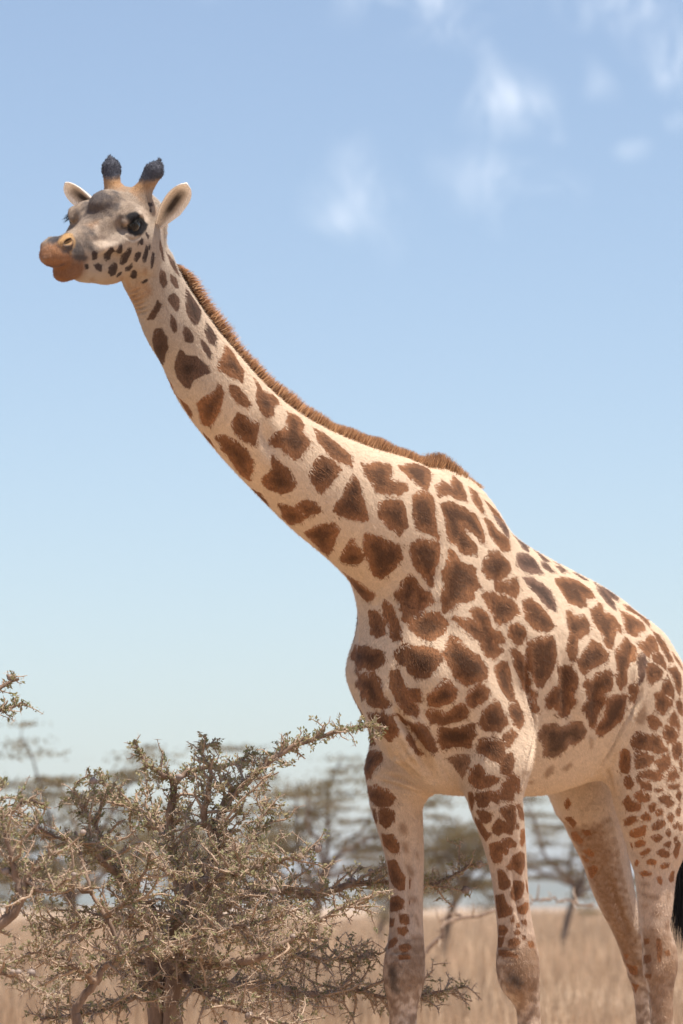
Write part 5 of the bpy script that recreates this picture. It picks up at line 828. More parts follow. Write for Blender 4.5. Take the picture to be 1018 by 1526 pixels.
tl=hm_.n('ShaderNodeBsdfTranslucent'); ms=hm_.n('ShaderNodeMixShader'); ms.inputs[0].default_value=.45; hm_.l(hm_.attr('hair_col'),tl.inputs[0]); hm_.l(hm_.b.outputs[0],ms.inputs[1]); hm_.l(tl.outputs[0],ms.inputs[2]); hm_.l(ms.outputs[0],hm_.t.nodes['Material Output'].inputs[0])
# mane along the crest: take the top-of-neck skin line
cu=np.linspace(1.59,-.16,120); crest=[]
mid_v=np.nonzero((np.abs(V[:,1])<.02)&(V[:,0]>-.3)&(V[:,0]<1.7)&(NV[:,2]>.2))[0]
for u in cu:
    k=mid_v[np.abs(V[mid_v,0]-u)<.02]; k=k[V[k,2].argmax()]; crest.append(np.r_[V[k],NV[k]])
crest=np.array(crest); crest[:,1]=0; crest[:,4]=0
for c in (0,2,3,5): crest[:,c]=np.convolve(np.pad(crest[:,c],6,'edge'),np.ones(13)/13,'valid')
crest[:,0]=cu
r_=rs(11); nb=42000; t=r_.rand(nb)*(len(crest)-1.001); i=t.astype(int); f=(t-i)[:,None]; cr_=crest[i]*(1-f)+crest[i+1]*f
root=cr_[:,:3]+np.array((0,0,-.012))+np.c_[np.zeros(nb),r_.randn(nb)*.020,np.zeros(nb)]; root[:,2]-=root[:,1]**2/.16; dirs=cr_[:,3:]/np.linalg.norm(cr_[:,3:],axis=1)[:,None]
tang=np.gradient(crest[:,:3],axis=0)[i]; tang/=np.linalg.norm(tang,axis=1)[:,None]
tt=t/(len(crest)-1)
dirs=dirs+tang*(.30+.12*r_.randn(nb))[:,None]+r_.randn(nb,3)*.11+np.c_[np.zeros(nb),np.sign(root[:,1])*.12,np.zeros(nb)]; dirs/=np.linalg.norm(dirs,axis=1)[:,None]
ln=(.061+.005*np.sin(tt*23)+.004*np.sin(tt*61))*(1-.35*r_.rand(nb)**2)*np.clip((1-tt)*7,.35,1)*np.clip(tt*12+.5,0,1)*np.where((tt>.84)&(tt<.95),1.22,1)
shade=r_.uniform(.55,1.25,nb)[:,None]; mc=np.where(r_.rand(nb,1)<.3,np.array([[.30,.15,.075]]),np.array([[.60,.345,.175]]))*shade
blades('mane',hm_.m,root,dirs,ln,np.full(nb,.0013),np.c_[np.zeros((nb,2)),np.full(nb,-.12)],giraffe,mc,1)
hk=np.nonzero(horn&(hq[:,2]>.17))[0]; r_=rs(14); k=r_.choice(hk,1500); d=NV[k]+HM[2]*.9+r_.randn(1500,3)*.2; d/=np.linalg.norm(d,axis=1)[:,None]
blades('horn_hair',hm_.m,V[k],d,r_.uniform(.003,.007,1500),np.full(1500,.0011),np.zeros((1500,3)),giraffe,np.array((.085,.09,.115))*r_.uniform(.4,2.0,(1500,1)),4)
# tail with black tuft
tm=M('tail_skin'); tm.col(tm.mix(tm.noise(60,3),(.45,.31,.19),(.22,.12,.06)))
tp=catmull([(-1.36,0,2.10,.045),(-1.45,.02,2.0,.036),(-1.50,.03,1.80,.026),(-1.51,.035,1.55,.019),(-1.50,.04,1.38,.014)],24)
def tube(rows,sides=8,cap=True):
    R=np.asarray(rows,float); n_=len(R); T_=np.gradient(R[:,:3],axis=0); T_/=np.linalg.norm(T_,axis=1)[:,None]+1e-9
    a=np.array([.31,.87,.22]); A=np.cross(T_,a); A/=np.linalg.norm(A,axis=1)[:,None]+1e-9; B=np.cross(T_,A)
    th=np.arange(sides)/sides*2*math.pi; VV=(R[:,None,:3]+R[:,None,3:4]*(np.cos(th)[None,:,None]*A[:,None]+np.sin(th)[None,:,None]*B[:,None])).reshape(-1,3)
    i=np.arange(n_-1)[:,None]*sides; j=np.arange(sides)[None]; j2=(j+1)%sides
    return VV,np.stack([i+j,i+j2,i+sides+j2,i+sides+j],-1).reshape(-1,4)
tv,tf=tube(tp); tail=mk('tail',tv,tf,tm.m,giraffe)
nb=2600; r_=rs(12); s_=r_.rand(nb); rt=np.c_[-1.50+r_.randn(nb)*.012,.04+r_.randn(nb)*.012,1.50-s_*.22]; dr=np.c_[r_.randn(nb)*.10,r_.randn(nb)*.10+.02,np.full(nb,-1.)]; dr/=np.linalg.norm(dr,axis=1)[:,None]
blades('tail_tuft',hm_.m,rt,dr,r_.uniform(.12,.27,nb),np.full(nb,.0018),np.zeros((nb,3)),giraffe,np.tile((.012,.011,.012),(nb,1))*r_.uniform(.6,1.6,nb)[:,None],2,3)
# eyes
em=M('eye'); em.b.inputs['Base Color'].default_value=(.012,.009,.008,1); em.b.inputs['Roughness'].default_value=.10; em.b.inputs['Specular IOR Level'].default_value=.2
lm=M('lash'); lm.b.inputs['Base Color'].default_value=(.012,.011,.012,1)
def sphere(c,rx,ry,rz,ax,nu=20,nv_=12):
    VV=[];FF=[]
    for a in range(nv_+1):
        for b_ in range(nu):
            th=math.pi*a/nv_; ph=2*math.pi*b_/nu; VV.append(np.array(c)+np.array((math.sin(th)*math.cos(ph)*rx,math.sin(th)*math.sin(ph)*ry,math.cos(th)*rz))@ax)
    for a in range(nv_):
        for b_ in range(nu): FF.append((a*nu+b_,a*nu+(b_+1)%nu,(a+1)*nu+(b_+1)%nu,(a+1)*nu+b_))
    return np.array(VV),np.array(FF)[:,::-1]
for s in (1,-1):
    ev,ef=sphere(hp(.174,.096*s,.076),.035,.030,.032,HM); mk('eye',ev,ef,em.m,giraffe)
    # heavy upper lid and lashes
    rows=[]
    for k in range(9):
        a=math.radians(12+156*k/8); rows.append((*hp(.176+.034*math.cos(a),(.117-.014*abs(math.cos(a)))*s,.078+.020*math.sin(a)),.005+.004*math.sin(a)))
    lv,lf=tube(catmull(rows,20),6); mk('eyelid',lv,lf,lm.m,giraffe)
    nb=90; r_=rs(20+s); a=np.radians(r_.uniform(15,150,nb)); rt=np.array([hp(.174+.031*math.cos(x),(.120-.012*abs(math.cos(x)))*s,.080+.020*math.sin(x)) for x in a])
    dr=np.array([HM[0]*(.5*math.cos(x)+.2)+HM[1]*s*.9-HM[2]*.25 for x in a])+r_.randn(nb,3)*.15; dr/=np.linalg.norm(dr,axis=1)[:,None]
    blades('eyelash',hm_.m,rt,dr,r_.uniform(.018,.034,nb),np.full(nb,.0008),np.tile(-HM[2]*.3,(nb,1)),giraffe,np.full((nb,3),.012),3)
# ears: cupped leaves with pale rims and dark hollow
eam=M('ear_skin'); eam.col(eam.scale(eam.attr('ear_col'),eam.rng(eam.noise(1,2,.6,stretch=(260,260,60)),.3,.7,.8,1.15))); eam.bump(eam.noise(300,2),.4,.004)
def ear(base_,tip,open_dir,width,s):
    b0=np.array(base_); ax=np.array(tip)-b0; Ln=np.linalg.norm(ax); ax/=Ln; op=np.array(open_dir,float); op-=ax*(op@ax); op/=np.linalg.norm(op); sd_=np.cross(ax,op)
    ns,nt_=22,17; outer=[];inner=[];cin=[];cout=[]
    for i in range(ns):
        t=i/(ns-1); wv_=width*(.28+.72*min(1,t/.42)**.8)*(1 if t<.55 else max(.05,(1-((t-.55)/.45)**2.6)**.6))
        cup=1.6-.85*t
        for j in range(nt_):
            x=j/(nt_-1)*2-1; an=x*cup; R=wv_/max(.6,cup)
            lat=math.sin(an)*R*1.05; dep=(1-math.cos(an))*R*1.1
            c=b0+ax*(t*Ln)+sd_*lat+op*(dep-.012*math.sin(math.pi*t)); nrm=sd_*(-math.sin(an))+op*math.cos(an)
            th=.0035*(1-abs(x)**4*.6)
            inner.append(c+nrm*th); outer.append(c-nrm*th)
            rim=max(np.clip((abs(x)-.60)/.18,0,1),np.clip((t-.80)/.12,0,1))
            dark=np.clip(1.3-abs(x-.12*s)*2.4,0,1)*np.clip(1.5-abs(t-.50)*3.4,0,1)
            ci=np.array((.58,.51,.45))*(1-dark)+np.array((.045,.034,.03))*dark; ci=ci*(1-rim)+np.array((.88,.83,.77))*rim; cin.append(ci)
            co=np.array((.50,.38,.27))*(1-rim)+np.array((.70,.62,.54))*rim; cout.append(co)
    nI=ns*nt_; VV=np.array(inner+outer); FF=[]
    for i in range(ns-1):
        for j in range(nt_-1):
            a=i*nt_+j; q_=(a,a+1,a+nt_+1,a+nt_); FF.append(q_); FF.append(tuple(x+nI for x in q_[::-1]))
        for j in (0,nt_-1):
            a=i*nt_+j; q_=(a,a+nt_,a+nt_+nI,a+nI); FF.append(q_ if j==0 else q_[::-1])
    for j in range(nt_-1):
        a=(ns-1)*nt_+j; FF.append((a,a+1,a+1+nI,a+nI))
    C=np.c_[np.array(cin+cout),np.ones(2*nI)]
    return mk('ear',VV,np.array(FF),eam.m,giraffe,attrs={'ear_col':('FLOAT_COLOR',C)})
ear(hp(-.005,.092,.022),hp(.012,.222,.178),HM[0]*.8+HM[1]*.55-HM[2]*.25,.046,1)
ear(hp(-.005,-.092,.030),hp(.030,-.225,.155),HM[0]*.95-HM[1]*.15-HM[2]*.2,.046,-1)

# ---------------- trees and bushes ----------------
def bark(name,c1,c2,sc=30):
    m=M(name); n_=m.noise(sc,5,.6,stretch=(1,1,.35)); m.col(m.mix(m.rng(n_,.3,.7,0,1),c1,c2)).bump(n_,.8,.01); return m.m
def leafm(name,c1,c2):
    m=M(name); n_=m.noise(14,3,.6); c=m.mix(m.rng(n_,.3,.7,0,1),c1,c2); m.col(c)
    t_=m.n('ShaderNodeBsdfTranslucent'); x=m.n('ShaderNodeMixShader'); x.inputs[0].default_value=.3; m.l(c,t_.inputs[0]); m.l(m.b.outputs[0],x.inputs[1]); m.l(t_.outputs[0],x.inputs[2]); m.l(x.outputs[0],m.t.nodes['Material Output'].inputs[0]); return m.m
BARK=bark('bark',(.16,.105,.075),(.30,.21,.155)); TWIG=bark('twig',(.30,.205,.145),(.47,.345,.25),50); THORN=bark('thorn',(.58,.47,.37),(.42,.32,.24),80)
LEAF=leafm('leaf',(.23,.24,.115),(.37,.30,.18)); GALL=bark('gall',(.17,.12,.10),(.34,.27,.23),40)
BGB=bark('far_bark',(.13,.095,.075),(.21,.16,.125),6); BGL=leafm('far_leaf',(.14,.115,.058),(.25,.19,.105))
LIMBS_A=[[(-0.613, 13.5, -0.03, 0.075), (-0.618, 13.5, 0.4, 0.052), (-0.624, 13.5, 0.627, 0.0438), (-0.632, 13.5, 0.796, 0.0369), (-0.634, 13.5, 0.925, 0.0315), (-0.649, 13.5, 1.016, 0.0277), (-0.653, 13.48, 1.097, 0.026)], [(-0.591, 13.46, -0.03, 0.06), (-0.589, 13.47, 0.402, 0.05), (-0.585, 13.46, 0.629, 0.0424), (-0.579, 13.46, 0.798, 0.0361), (-0.575, 13.46, 0.925, 0.0311), (-0.569, 13.46, 1.017, 0.0276), (-0.55, 13.45, 1.108, 0.026)], [(-0.621, 13.5, 1.016, 0.034), (-0.564, 13.45, 1.131, 0.0287), (-0.503, 13.4, 1.269, 0.0239), (-0.428, 13.35, 1.389, 0.0196), (-0.406, 13.35, 1.535, 0.0157), (-0.307, 13.35, 1.636, 0.0123), (-0.197, 13.35, 1.725, 0.0095), (-0.06, 13.36, 1.781, 0.0072), (0.051, 13.38, 1.811, 0.0057), (0.145, 13.4, 1.81, 0.005)], [(-0.626, 13.5, 1.016, 0.036), (-0.598, 13.6, 1.084, 0.0289), (-0.559, 13.65, 1.228, 0.0225), (-0.6, 13.6, 1.437, 0.017), (-0.584, 13.55, 1.621, 0.0123), (-0.633, 13.5, 1.657, 0.0087), (-0.682, 13.5, 1.699, 0.0061), (-0.714, 13.48, 1.77, 0.005)], [(-0.428, 13.35, 1.389, 0.018), (-0.463, 13.3, 1.518, 0.0126), (-0.444, 13.25, 1.642, 0.0083), (-0.481, 13.25, 1.726, 0.0053), (-0.419, 13.25, 1.753, 0.004)], [(-0.584, 13.55, 1.621, 0.012), (-0.535, 13.6, 1.665, 0.008), (-0.396, 13.65, 1.69, 0.0052), (-0.316, 13.7, 1.727, 0.004)], [(-0.61, 13.5, 1.028, 0.034), (-0.49, 13.7, 1.153, 0.0286), (-0.379, 13.9, 1.224, 0.0236), (-0.26, 14.05, 1.255, 0.0191), (-0.085, 14.25, 1.244, 0.015), (0.032, 14.36, 1.276, 0.0116), (0.17, 14.42, 1.286, 0.0086), (0.309, 14.44, 1.276, 0.0063), (0.396, 14.45, 1.303, 0.0047), (0.488, 14.45, 1.353, 0.004)], [(-0.609, 13.5, 0.993, 0.03), (-0.52, 13.4, 1.002, 0.0231), (-0.325, 13.3, 1.014, 0.0171), (-0.196, 13.3, 1.073, 0.012), (-0.098, 13.3, 1.132, 0.008), (-0.009, 13.3, 1.191, 0.0052), (0.082, 13.35, 1.211, 0.004)], [(-0.598, 13.5, 0.97, 0.028), (-0.489, 13.7, 0.92, 0.0225), (-0.287, 13.9, 0.916, 0.0175), (-0.104, 14.1, 0.881, 0.0133), (0.032, 14.3, 0.896, 0.0097), (0.17, 14.4, 0.862, 0.0069), (0.325, 14.5, 0.88, 0.0049), (0.449, 14.5, 0.904, 0.004)], [(-0.621, 13.5, 1.028, 0.03), (-0.656, 13.35, 1.186, 0.0233), (-0.727, 13.3, 1.257, 0.0175), (-0.765, 13.25, 1.313, 0.0127), (-0.804, 13.2, 1.421, 0.0089), (-0.878, 13.15, 1.537, 0.0062), (-0.908, 13.15, 1.587, 0.005)], [(-0.765, 13.25, 1.313, 0.016), (-0.852, 13.1, 1.401, 0.01), (-0.934, 13.0, 1.422, 0.0059), (-1.02, 12.95, 1.465, 0.004)], [(-0.632, 13.5, 0.993, 0.022), (-0.719, 13.6, 1.02, 0.015), (-0.799, 13.7, 0.986, 0.0095), (-0.918, 13.8, 0.989, 0.0057), (-1.043, 13.9, 0.94, 0.004)], [(-0.559, 13.65, 1.228, 0.018), (-0.426, 13.9, 1.295, 0.0126), (-0.334, 14.0, 1.391, 0.0083), (-0.299, 14.05, 1.5, 0.0053), (-0.264, 14.1, 1.585, 0.004)], [(-0.503, 13.4, 1.269, 0.018), (-0.357, 13.1, 1.312, 0.011), (-0.22, 12.95, 1.344, 0.0062), (-0.131, 12.9, 1.365, 0.004)], [(-0.6, 13.6, 1.437, 0.016), (-0.706, 13.75, 1.517, 0.01), (-0.806, 13.85, 1.59, 0.0059), (-0.869, 13.9, 1.675, 0.004)], [(-0.61, 13.5, 1.028, 0.022), (-0.472, 13.2, 1.088, 0.015), (-0.352, 12.95, 1.134, 0.0095), (-0.262, 12.85, 1.145, 0.0057), (-0.173, 12.8, 1.178, 0.004)], [(-0.49, 13.7, 1.153, 0.016), (-0.356, 13.95, 1.105, 0.0114), (-0.191, 14.1, 1.032, 0.0077), (-0.022, 14.2, 1.007, 0.0051), (0.125, 14.3, 1.03, 0.004)], [(-0.656, 13.35, 1.186, 0.016), (-0.738, 13.1, 1.155, 0.01), (-0.866, 13.0, 1.145, 0.0059), (-0.991, 12.9, 1.112, 0.004)], [(-0.598, 13.5, 0.982, 0.018), (-0.429, 13.3, 0.884, 0.011), (-0.246, 13.2, 0.819, 0.0062), (-0.088, 13.2, 0.796, 0.004)], [(-0.63, 13.5, 0.97, 0.018), (-0.725, 13.3, 0.884, 0.011), (-0.854, 13.2, 0.841, 0.0062), (-1.004, 13.1, 0.822, 0.004)]]
LIMBS_B=[[(-0.861, 12.9, -0.03, 0.03), (-0.851, 12.9, 0.653, 0.02), (-0.866, 12.9, 0.814, 0.0173), (-0.87, 12.9, 0.867, 0.0148), (-0.807, 12.9, 0.952, 0.0125), (-0.783, 12.9, 0.998, 0.0105), (-0.728, 12.9, 1.053, 0.0088), (-0.777, 12.9, 1.165, 0.0073), (-0.823, 12.92, 1.242, 0.0062), (-0.859, 12.95, 1.352, 0.0054), (-0.885, 13.0, 1.444, 0.005)], [(-0.807, 12.9, 0.952, 0.012), (-0.873, 12.8, 1.004, 0.0075), (-0.979, 12.75, 1.048, 0.0044), (-1.062, 12.7, 1.027, 0.003)], [(-0.823, 12.92, 1.242, 0.01), (-0.9, 12.85, 1.266, 0.0065), (-0.985, 12.8, 1.244, 0.0041), (-1.05, 12.8, 1.265, 0.003)], [(-0.777, 12.9, 1.165, 0.01), (-0.699, 12.8, 1.222, 0.0065), (-0.642, 12.75, 1.309, 0.0041), (-0.618, 12.7, 1.373, 0.003)], [(-0.783, 12.9, 0.998, 0.01), (-0.676, 12.8, 1.048, 0.0052), (-0.585, 12.7, 1.092, 0.003)]]
LIMBS_C=[[(-1.456, 12.2, -0.03, 0.06), (-1.454, 12.2, 0.683, 0.05), (-1.436, 12.2, 0.889, 0.0445), (-1.375, 12.2, 1.013, 0.042)], [(-1.375, 12.2, 1.013, 0.034), (-1.229, 12.2, 1.096, 0.0265), (-1.063, 12.2, 1.144, 0.0201), (-0.997, 12.2, 1.225, 0.0146), (-0.983, 12.2, 1.285, 0.0103), (-0.931, 12.2, 1.329, 0.0073), (-0.889, 12.2, 1.367, 0.006)], [(-0.997, 12.2, 1.225, 0.016), (-1.023, 12.2, 1.325, 0.0105), (-1.055, 12.2, 1.429, 0.0067), (-1.118, 12.3, 1.557, 0.005)], [(-1.375, 12.2, 1.013, 0.034), (-1.39, 12.5, 1.307, 0.0263), (-1.383, 12.8, 1.572, 0.0196), (-1.272, 13.0, 1.778, 0.0139), (-1.189, 13.05, 1.893, 0.0095), (-1.126, 13.1, 1.941, 0.0064), (-1.085, 13.1, 1.959, 0.005)], [(-1.272, 13.0, 1.778, 0.012), (-1.188, 13.05, 1.835, 0.0085), (-1.121, 13.05, 1.857, 0.0061), (-1.065, 13.05, 1.877, 0.005)], [(-1.383, 12.8, 1.572, 0.016), (-1.231, 12.6, 1.523, 0.0114), (-1.092, 12.5, 1.488, 0.0077), (-1.007, 12.5, 1.531, 0.0051), (-0.942, 12.5, 1.52, 0.004)], [(-1.229, 12.2, 1.096, 0.016), (-1.115, 12.1, 1.015, 0.01), (-0.991, 12.1, 0.974, 0.0059), (-0.887, 12.1, 0.912, 0.004)], [(-0.983, 12.2, 1.285, 0.01), (-0.914, 12.15, 1.241, 0.0058), (-0.848, 12.1, 1.283, 0.004)]]
LIMBS_S=[[(0.335, 24.0, -0.02, 0.03), (0.355, 24.0, 0.4, 0.025), (0.455, 24.0, 0.833, 0.016), (0.6, 24.0, 1.004, 0.0137), (0.628, 24.0, 1.077, 0.0116), (0.75, 24.2, 1.126, 0.0099), (0.94, 24.3, 1.159, 0.0084), (1.179, 24.5, 1.221, 0.0072), (1.352, 24.6, 1.242, 0.0064), (1.597, 24.8, 1.2, 0.006)], [(0.75, 24.2, 1.126, 0.012), (0.688, 24.2, 1.151, 0.0078), (0.605, 24.2, 1.109, 0.006)]]
BACK=[(-3.28, 48, 3.33), (-0.47, 58, 3.72), (1.65, 66, 3.47), (4.19, 75, 3.39), (-5.85, 60, 3.58), (6.96, 70, 3.73), (0.83, 95, 3.41), (-2.45, 80, 3.4)]

class Acc:
    def __init__(s): s.v=[];s.q=[];s.n=0
    def add(s,v,f): s.v.append(v); s.q.append(f+s.n); s.n+=len(v)
    def build(s,name,mat,parent,smooth=True):
        if not s.v: return None
        return mk(name,np.concatenate(s.v),np.concatenate(s.q),mat,parent,smooth)
def jit_path(p0,d0,ln,r0,r1,r_,nseg,wob,upb=.0):
    pts=[p0]; d=d0/np.linalg.norm(d0)
    for k in range(nseg):
        d=d+r_.randn(3)*wob+np.array((0,0,upb)); d/=np.linalg.norm(d); pts.append(pts[-1]+d*ln/nseg)
    R=np.linspace(r0,r1,nseg+1); return np.c_[np.array(pts),R]
def along(path,step,r_,start=0.0):
    P_=path[:,:3]; L_=np.r_[0,np.cumsum(np.linalg.norm(np.diff(P_,axis=0),axis=1))]; s=start+step*r_.rand(); out=[]
    while s<L_[-1]:
        i=min(np.searchsorted(L_,s)-1,len(P_)-2); i=max(i,0); f=(s-L_[i])/(L_[i+1]-L_[i]+1e-9); t_=P_[i+1]-P_[i]; out.append((P_[i]*(1-f)+P_[i+1]*f,t_/(np.linalg.norm(t_)+1e-9),path[i,3]*(1-f)+path[i+1,3]*f,s/L_[-1])); s+=step*r_.uniform(.6,1.4)
    return out
def thorn_tree(limbs,label,seed,name='thorn_tree',dens=1.0,leafy=.5,galls=.012,minr=.0,sec=(.10,.30)):
    r_=rs(seed); base_=np.array(limbs[0][0][:3]); root=empty(name,tuple(base_)); tag(root,label,'tree',None)
    tr=Acc(); tw=Acc(); th=Acc(); lf=Acc(); gl=[]
    thorn_r=[];thorn_d=[];leaf_p=[];leaf_d=[]
    for li,lb in enumerate(limbs):
        R=catmull(np.array(lb),max(8,len(lb)*5)); R[1:-1,:3]+=r_.randn(len(R)-2,3)*np.minimum(R[1:-1,3:4]*.35,.007 if R[0,3]<.03 else .0015); R[:,3]=np.maximum(R[:,3],.003)*(1+(.03 if li==0 else .08)*np.sin(np.arange(len(R))*1.9+r_.rand()*6))
        v,f=tube(np.c_[R[:,:3]-base_,R[:,3]],9 if R[0,3]>.03 else 6); tr.add(v,f)
        if li==0 or lb[0][2]<0: continue
        twigs=[]
        for p,t_,rad,s in along(R,.018/dens,r_,.03):
            if s<.12 and R[0,3]>.025: continue
            d=np.cross(t_,r_.randn(3)); d/=np.linalg.norm(d)+1e-9; d[2]*=.6; d=d+t_*r_.uniform(.2,.9)+np.array((0,0,.04)); ln=r_.uniform(*sec)*(1-.45*s)*(.5+.9*r_.rand())
            ln*=float(np.interp(p[2],(1.45,1.72),(1,.38)))                # wind-clipped, flat-topped crown
            path=jit_path(p,d,ln,min(.0055,rad*.7)+.001,.0018,r_,max(3,int(ln/.035)),.30,.03); twigs.append(path)
            for _ in range(1 if s>.3 else 0):
                if r_.rand()<leafy: leaf_p.append(p); leaf_d.append(d)
        twigs.append(R[len(R)//4:])
        for path in twigs:
            if path is not twigs[-1]: v,f=tube(np.c_[path[:,:3]-base_,path[:,3]],4); tw.add(v,f)
            subs=[]
            for p,t_,rad,s in along(path,.021 if path is not twigs[-1] else .010,r_,.01):
                d=np.cross(t_,r_.randn(3)); d/=np.linalg.norm(d)+1e-9; d=d+t_*r_.uniform(.0,.9)+np.array((0,0,.15)); ln=r_.uniform(.012,.028)+.055*r_.rand()**3
                sp=jit_path(p,d,ln,.0026,.0012,r_,2,.28,.02); subs.append(sp)
            for sp in subs: v,f=tube(np.c_[sp[:,:3]-base_,sp[:,3]],3); tw.add(v,f)
            for sp in [path]+subs:
                for p,t_,rad,s in along(sp,.016,r_):
                    for _ in (0,1):
                        d=np.cross(t_,r_.randn(3)); d/=np.linalg.norm(d)+1e-9; thorn_r.append(p); thorn_d.append((d+t_*.3*r_.randn())*r_.uniform(.008,.024))
                    if r_.rand()<leafy*(.45+.85*(p[2]-1.0)): leaf_p.append(p); leaf_d.append(t_+d*.6)
                    if r_.rand()<galls*.12: gl.append((p+np.array((0,0,.006)),r_.uniform(.009,.017)))
    # thorns: slim pyramids
    a=np.array(thorn_r)-base_; d=np.array(thorn_d); n_=len(a); s1=np.cross(d,r_.randn(n_,3)); s1/=np.linalg.norm(s1,axis=1)[:,None]+1e-9; s2=np.cross(d,s1); s2/=np.linalg.norm(s2,axis=1)[:,None]+1e-9; w_=.0013
    tvv=np.stack([a+s1*w_,a-s1*w_*.5+s2*w_*.87,a-s1*w_*.5-s2*w_*.87,a+d],1).reshape(-1,3); b_=np.arange(n_)[:,None]*4
    tf_=np.concatenate([b_+np.array([[0,1,3]]),b_+np.array([[1,2,3]]),b_+np.array([[2,0,3]])])
    trunk=tr.build('trunk',BARK,root); tw.build('twigs',TWIG,root)['kind']='stuff'; mk('thorns',tvv,tf_,THORN,root,False)['kind']='stuff'
    # leaf tufts: small folded leaflets
    lp=np.repeat(np.array(leaf_p),6,0)-base_; ld=np.repeat(np.array(leaf_d),6,0); n_=len(lp); dd=ld/(np.linalg.norm(ld,axis=1)[:,None]+1e-9)+r_.randn(n_,3)*.75; dd/=np.linalg.norm(dd,axis=1)[:,None]; s1=np.cross(dd,r_.randn(n_,3)); s1/=np.linalg.norm(s1,axis=1)[:,None]+1e-9
    L2=r_.uniform(.009,.020,n_)[:,None]; lp=lp+r_.randn(n_,3)*.005; W2=L2*.24
    lv=np.stack([lp,lp+dd*L2*.5+s1*W2,lp+dd*L2,lp+dd*L2*.5-s1*W2],1).reshape(-1,3); b_=np.arange(n_)[:,None]*4
    mk('crown',lv,b_+np.array([[0,1,2,3]]),LEAF,root,False)['kind']='stuff'
    for p,rad in gl[:60]:
        sv,sf=sphere((0,0,0),rad,rad*.95,rad*.9,np.eye(3),8,6); sv*=1+.08*r_.randn(len(sv),1); o=mk('gall',sv,sf,GALL,root); o.location=tuple(np.array(p)-base_)
    print(label,len(tf_),n_,len(gl)); return root
thorn_tree(LIMBS_A,'dense grey-brown thorn tree with stout forked trunk, its long branch touching the giraffe',31,leafy=.40)
thorn_tree(LIMBS_B,'slender crooked thorn sapling leaning in front of the dense thorn tree',32,dens=.8,leafy=.4,galls=.02)
thorn_tree(LIMBS_C,'thorn tree with thick slanting limb reaching in, bearing pale round galls',33,dens=.7,leafy=.35,galls=.05,sec=(.08,.22))
# far flat-topped acacias
def acacia(x,y,h,label,seed,wide=1.0):
    r_=rs(seed); root=empty('acacia_tree',(x,y,float(ground_z(x,y)))); h=h*1.12; tag(root,label,'tree','far acacia trees on the plain')
    tr=Acc(); pads=[]
    lean=r_.uniform(-.15,.15,2); tp_=np.array((lean[0]*h,lean[1]*h,h*.42)); v,f=tube(catmull([(0,0,-.05,.085),(lean[0]*.3*h,lean[1]*.3*h,h*.2,.065),(*tp_,.055)],8),7); tr.add(v,f)
    for k in range(9):
        a=k/9*6.283+r_.rand()*.7; el=r_.uniform(.25,1.1); ln=r_.uniform(.35,.62)*h*wide; st=tp_*r_.uniform(.75,1.0)
        path=jit_path(st,np.array((math.cos(a)*math.cos(el),math.sin(a)*math.cos(el),math.sin(el))),ln,.04,.010,r_,7,.22,.02); path[:,2]=np.minimum(path[:,2],h*.97); v,f=tube(path,5); tr.add(v,f)
        for p,t_,rad,s in along(path,ln*.11,r_,ln*.25):
            d=np.cross(t_,r_.randn(3)); d[2]*=.3; d+=t_*.5; l2=r_.uniform(.25,.7)*h*.22; p2=jit_path(p,d,l2,.012,.004,r_,4,.3,.02); v,f=tube(p2,4); tr.add(v,f)
            for q_ in (p2[-1,:3],p2[2,:3]): pads.append((q_,r_.uniform(.14,.34)))
        pads.append((path[-1,:3],r_.uniform(.22,.4)))
    tr.build('trunk',BGB,root)
    lv=[]
    for c,rad in pads:
        n_=int(150*rad/.3); p=r_.randn(n_,3)*np.array((rad,rad,rad*.17))*.7+c; lv.append(p)
    p=np.concatenate(lv); n_=len(p); a=r_.randn(n_,3); a/=np.linalg.norm(a,axis=1)[:,None]; b2=np.cross(a,r_.randn(n_,3)); b2/=np.linalg.norm(b2,axis=1)[:,None]; s_=r_.uniform(.012,.030,n_)[:,None]
    lv=np.stack([p-a*s_,p+b2*s_*.6,p+a*s_,p-b2*s_*.6],1).reshape(-1,3); b_=np.arange(n_)[:,None]*4
    mk('crown',lv,b_+np.array([[0,1,2,3]]),BGL,root,False)['kind']='stuff'
    return root
LB=['blurred far acacia with bare top branches beyond the thorn tree','far flat-topped acacia with straight trunk just beyond the giraffe\'s front leg','far acacia with leaning trunk seen between the giraffe\'s front legs','far layered acacia seen between the giraffe\'s front and hind legs','far acacia standing beyond the thorn tree with pale galls','far acacia standing out beyond the giraffe\'s hindquarters','small distant acacia behind the nearer flat-topped ones','distant acacia standing low behind the dense thorn tree']
for k,(x,y,h) in enumerate(BACK): acacia(x,y,h,LB[k],50+k,(.9,1.05,.8,1.15,1.0,.9,.75,1.1)[k])
# leafless shrub between the trees
sh=empty('dry_shrub',tuple(LIMBS_S[0][0][:3])); tag(sh,'low dry shrub with one long bare arching branch in the grass','shrub'); a=Acc(); b0=np.array(LIMBS_S[0][0][:3]); r_=rs(77); tws=Acc()
for lb in LIMBS_S:
    R=catmull(np.array(lb),len(lb)*5); R[1:-1,:3]+=r_.randn(len(R)-2,3)*.008; v,f=tube(np.c_[R[:,:3]-b0,R[:,3]],6); a.add(v,f)
    for p,t_,rad,s in along(R,.06,r_,.3):
        d=np.cross(t_,r_.randn(3))+t_*.4; q_=jit_path(p,d,r_.uniform(.04,.16),.006,.003,r_,3,.3); v,f=tube(np.c_[q_[:,:3]-b0,q_[:,3]],4); tws.add(v,f)
a.build('branch',BARK,sh); tws.build('twigs',TWIG,sh)['kind']='stuff'
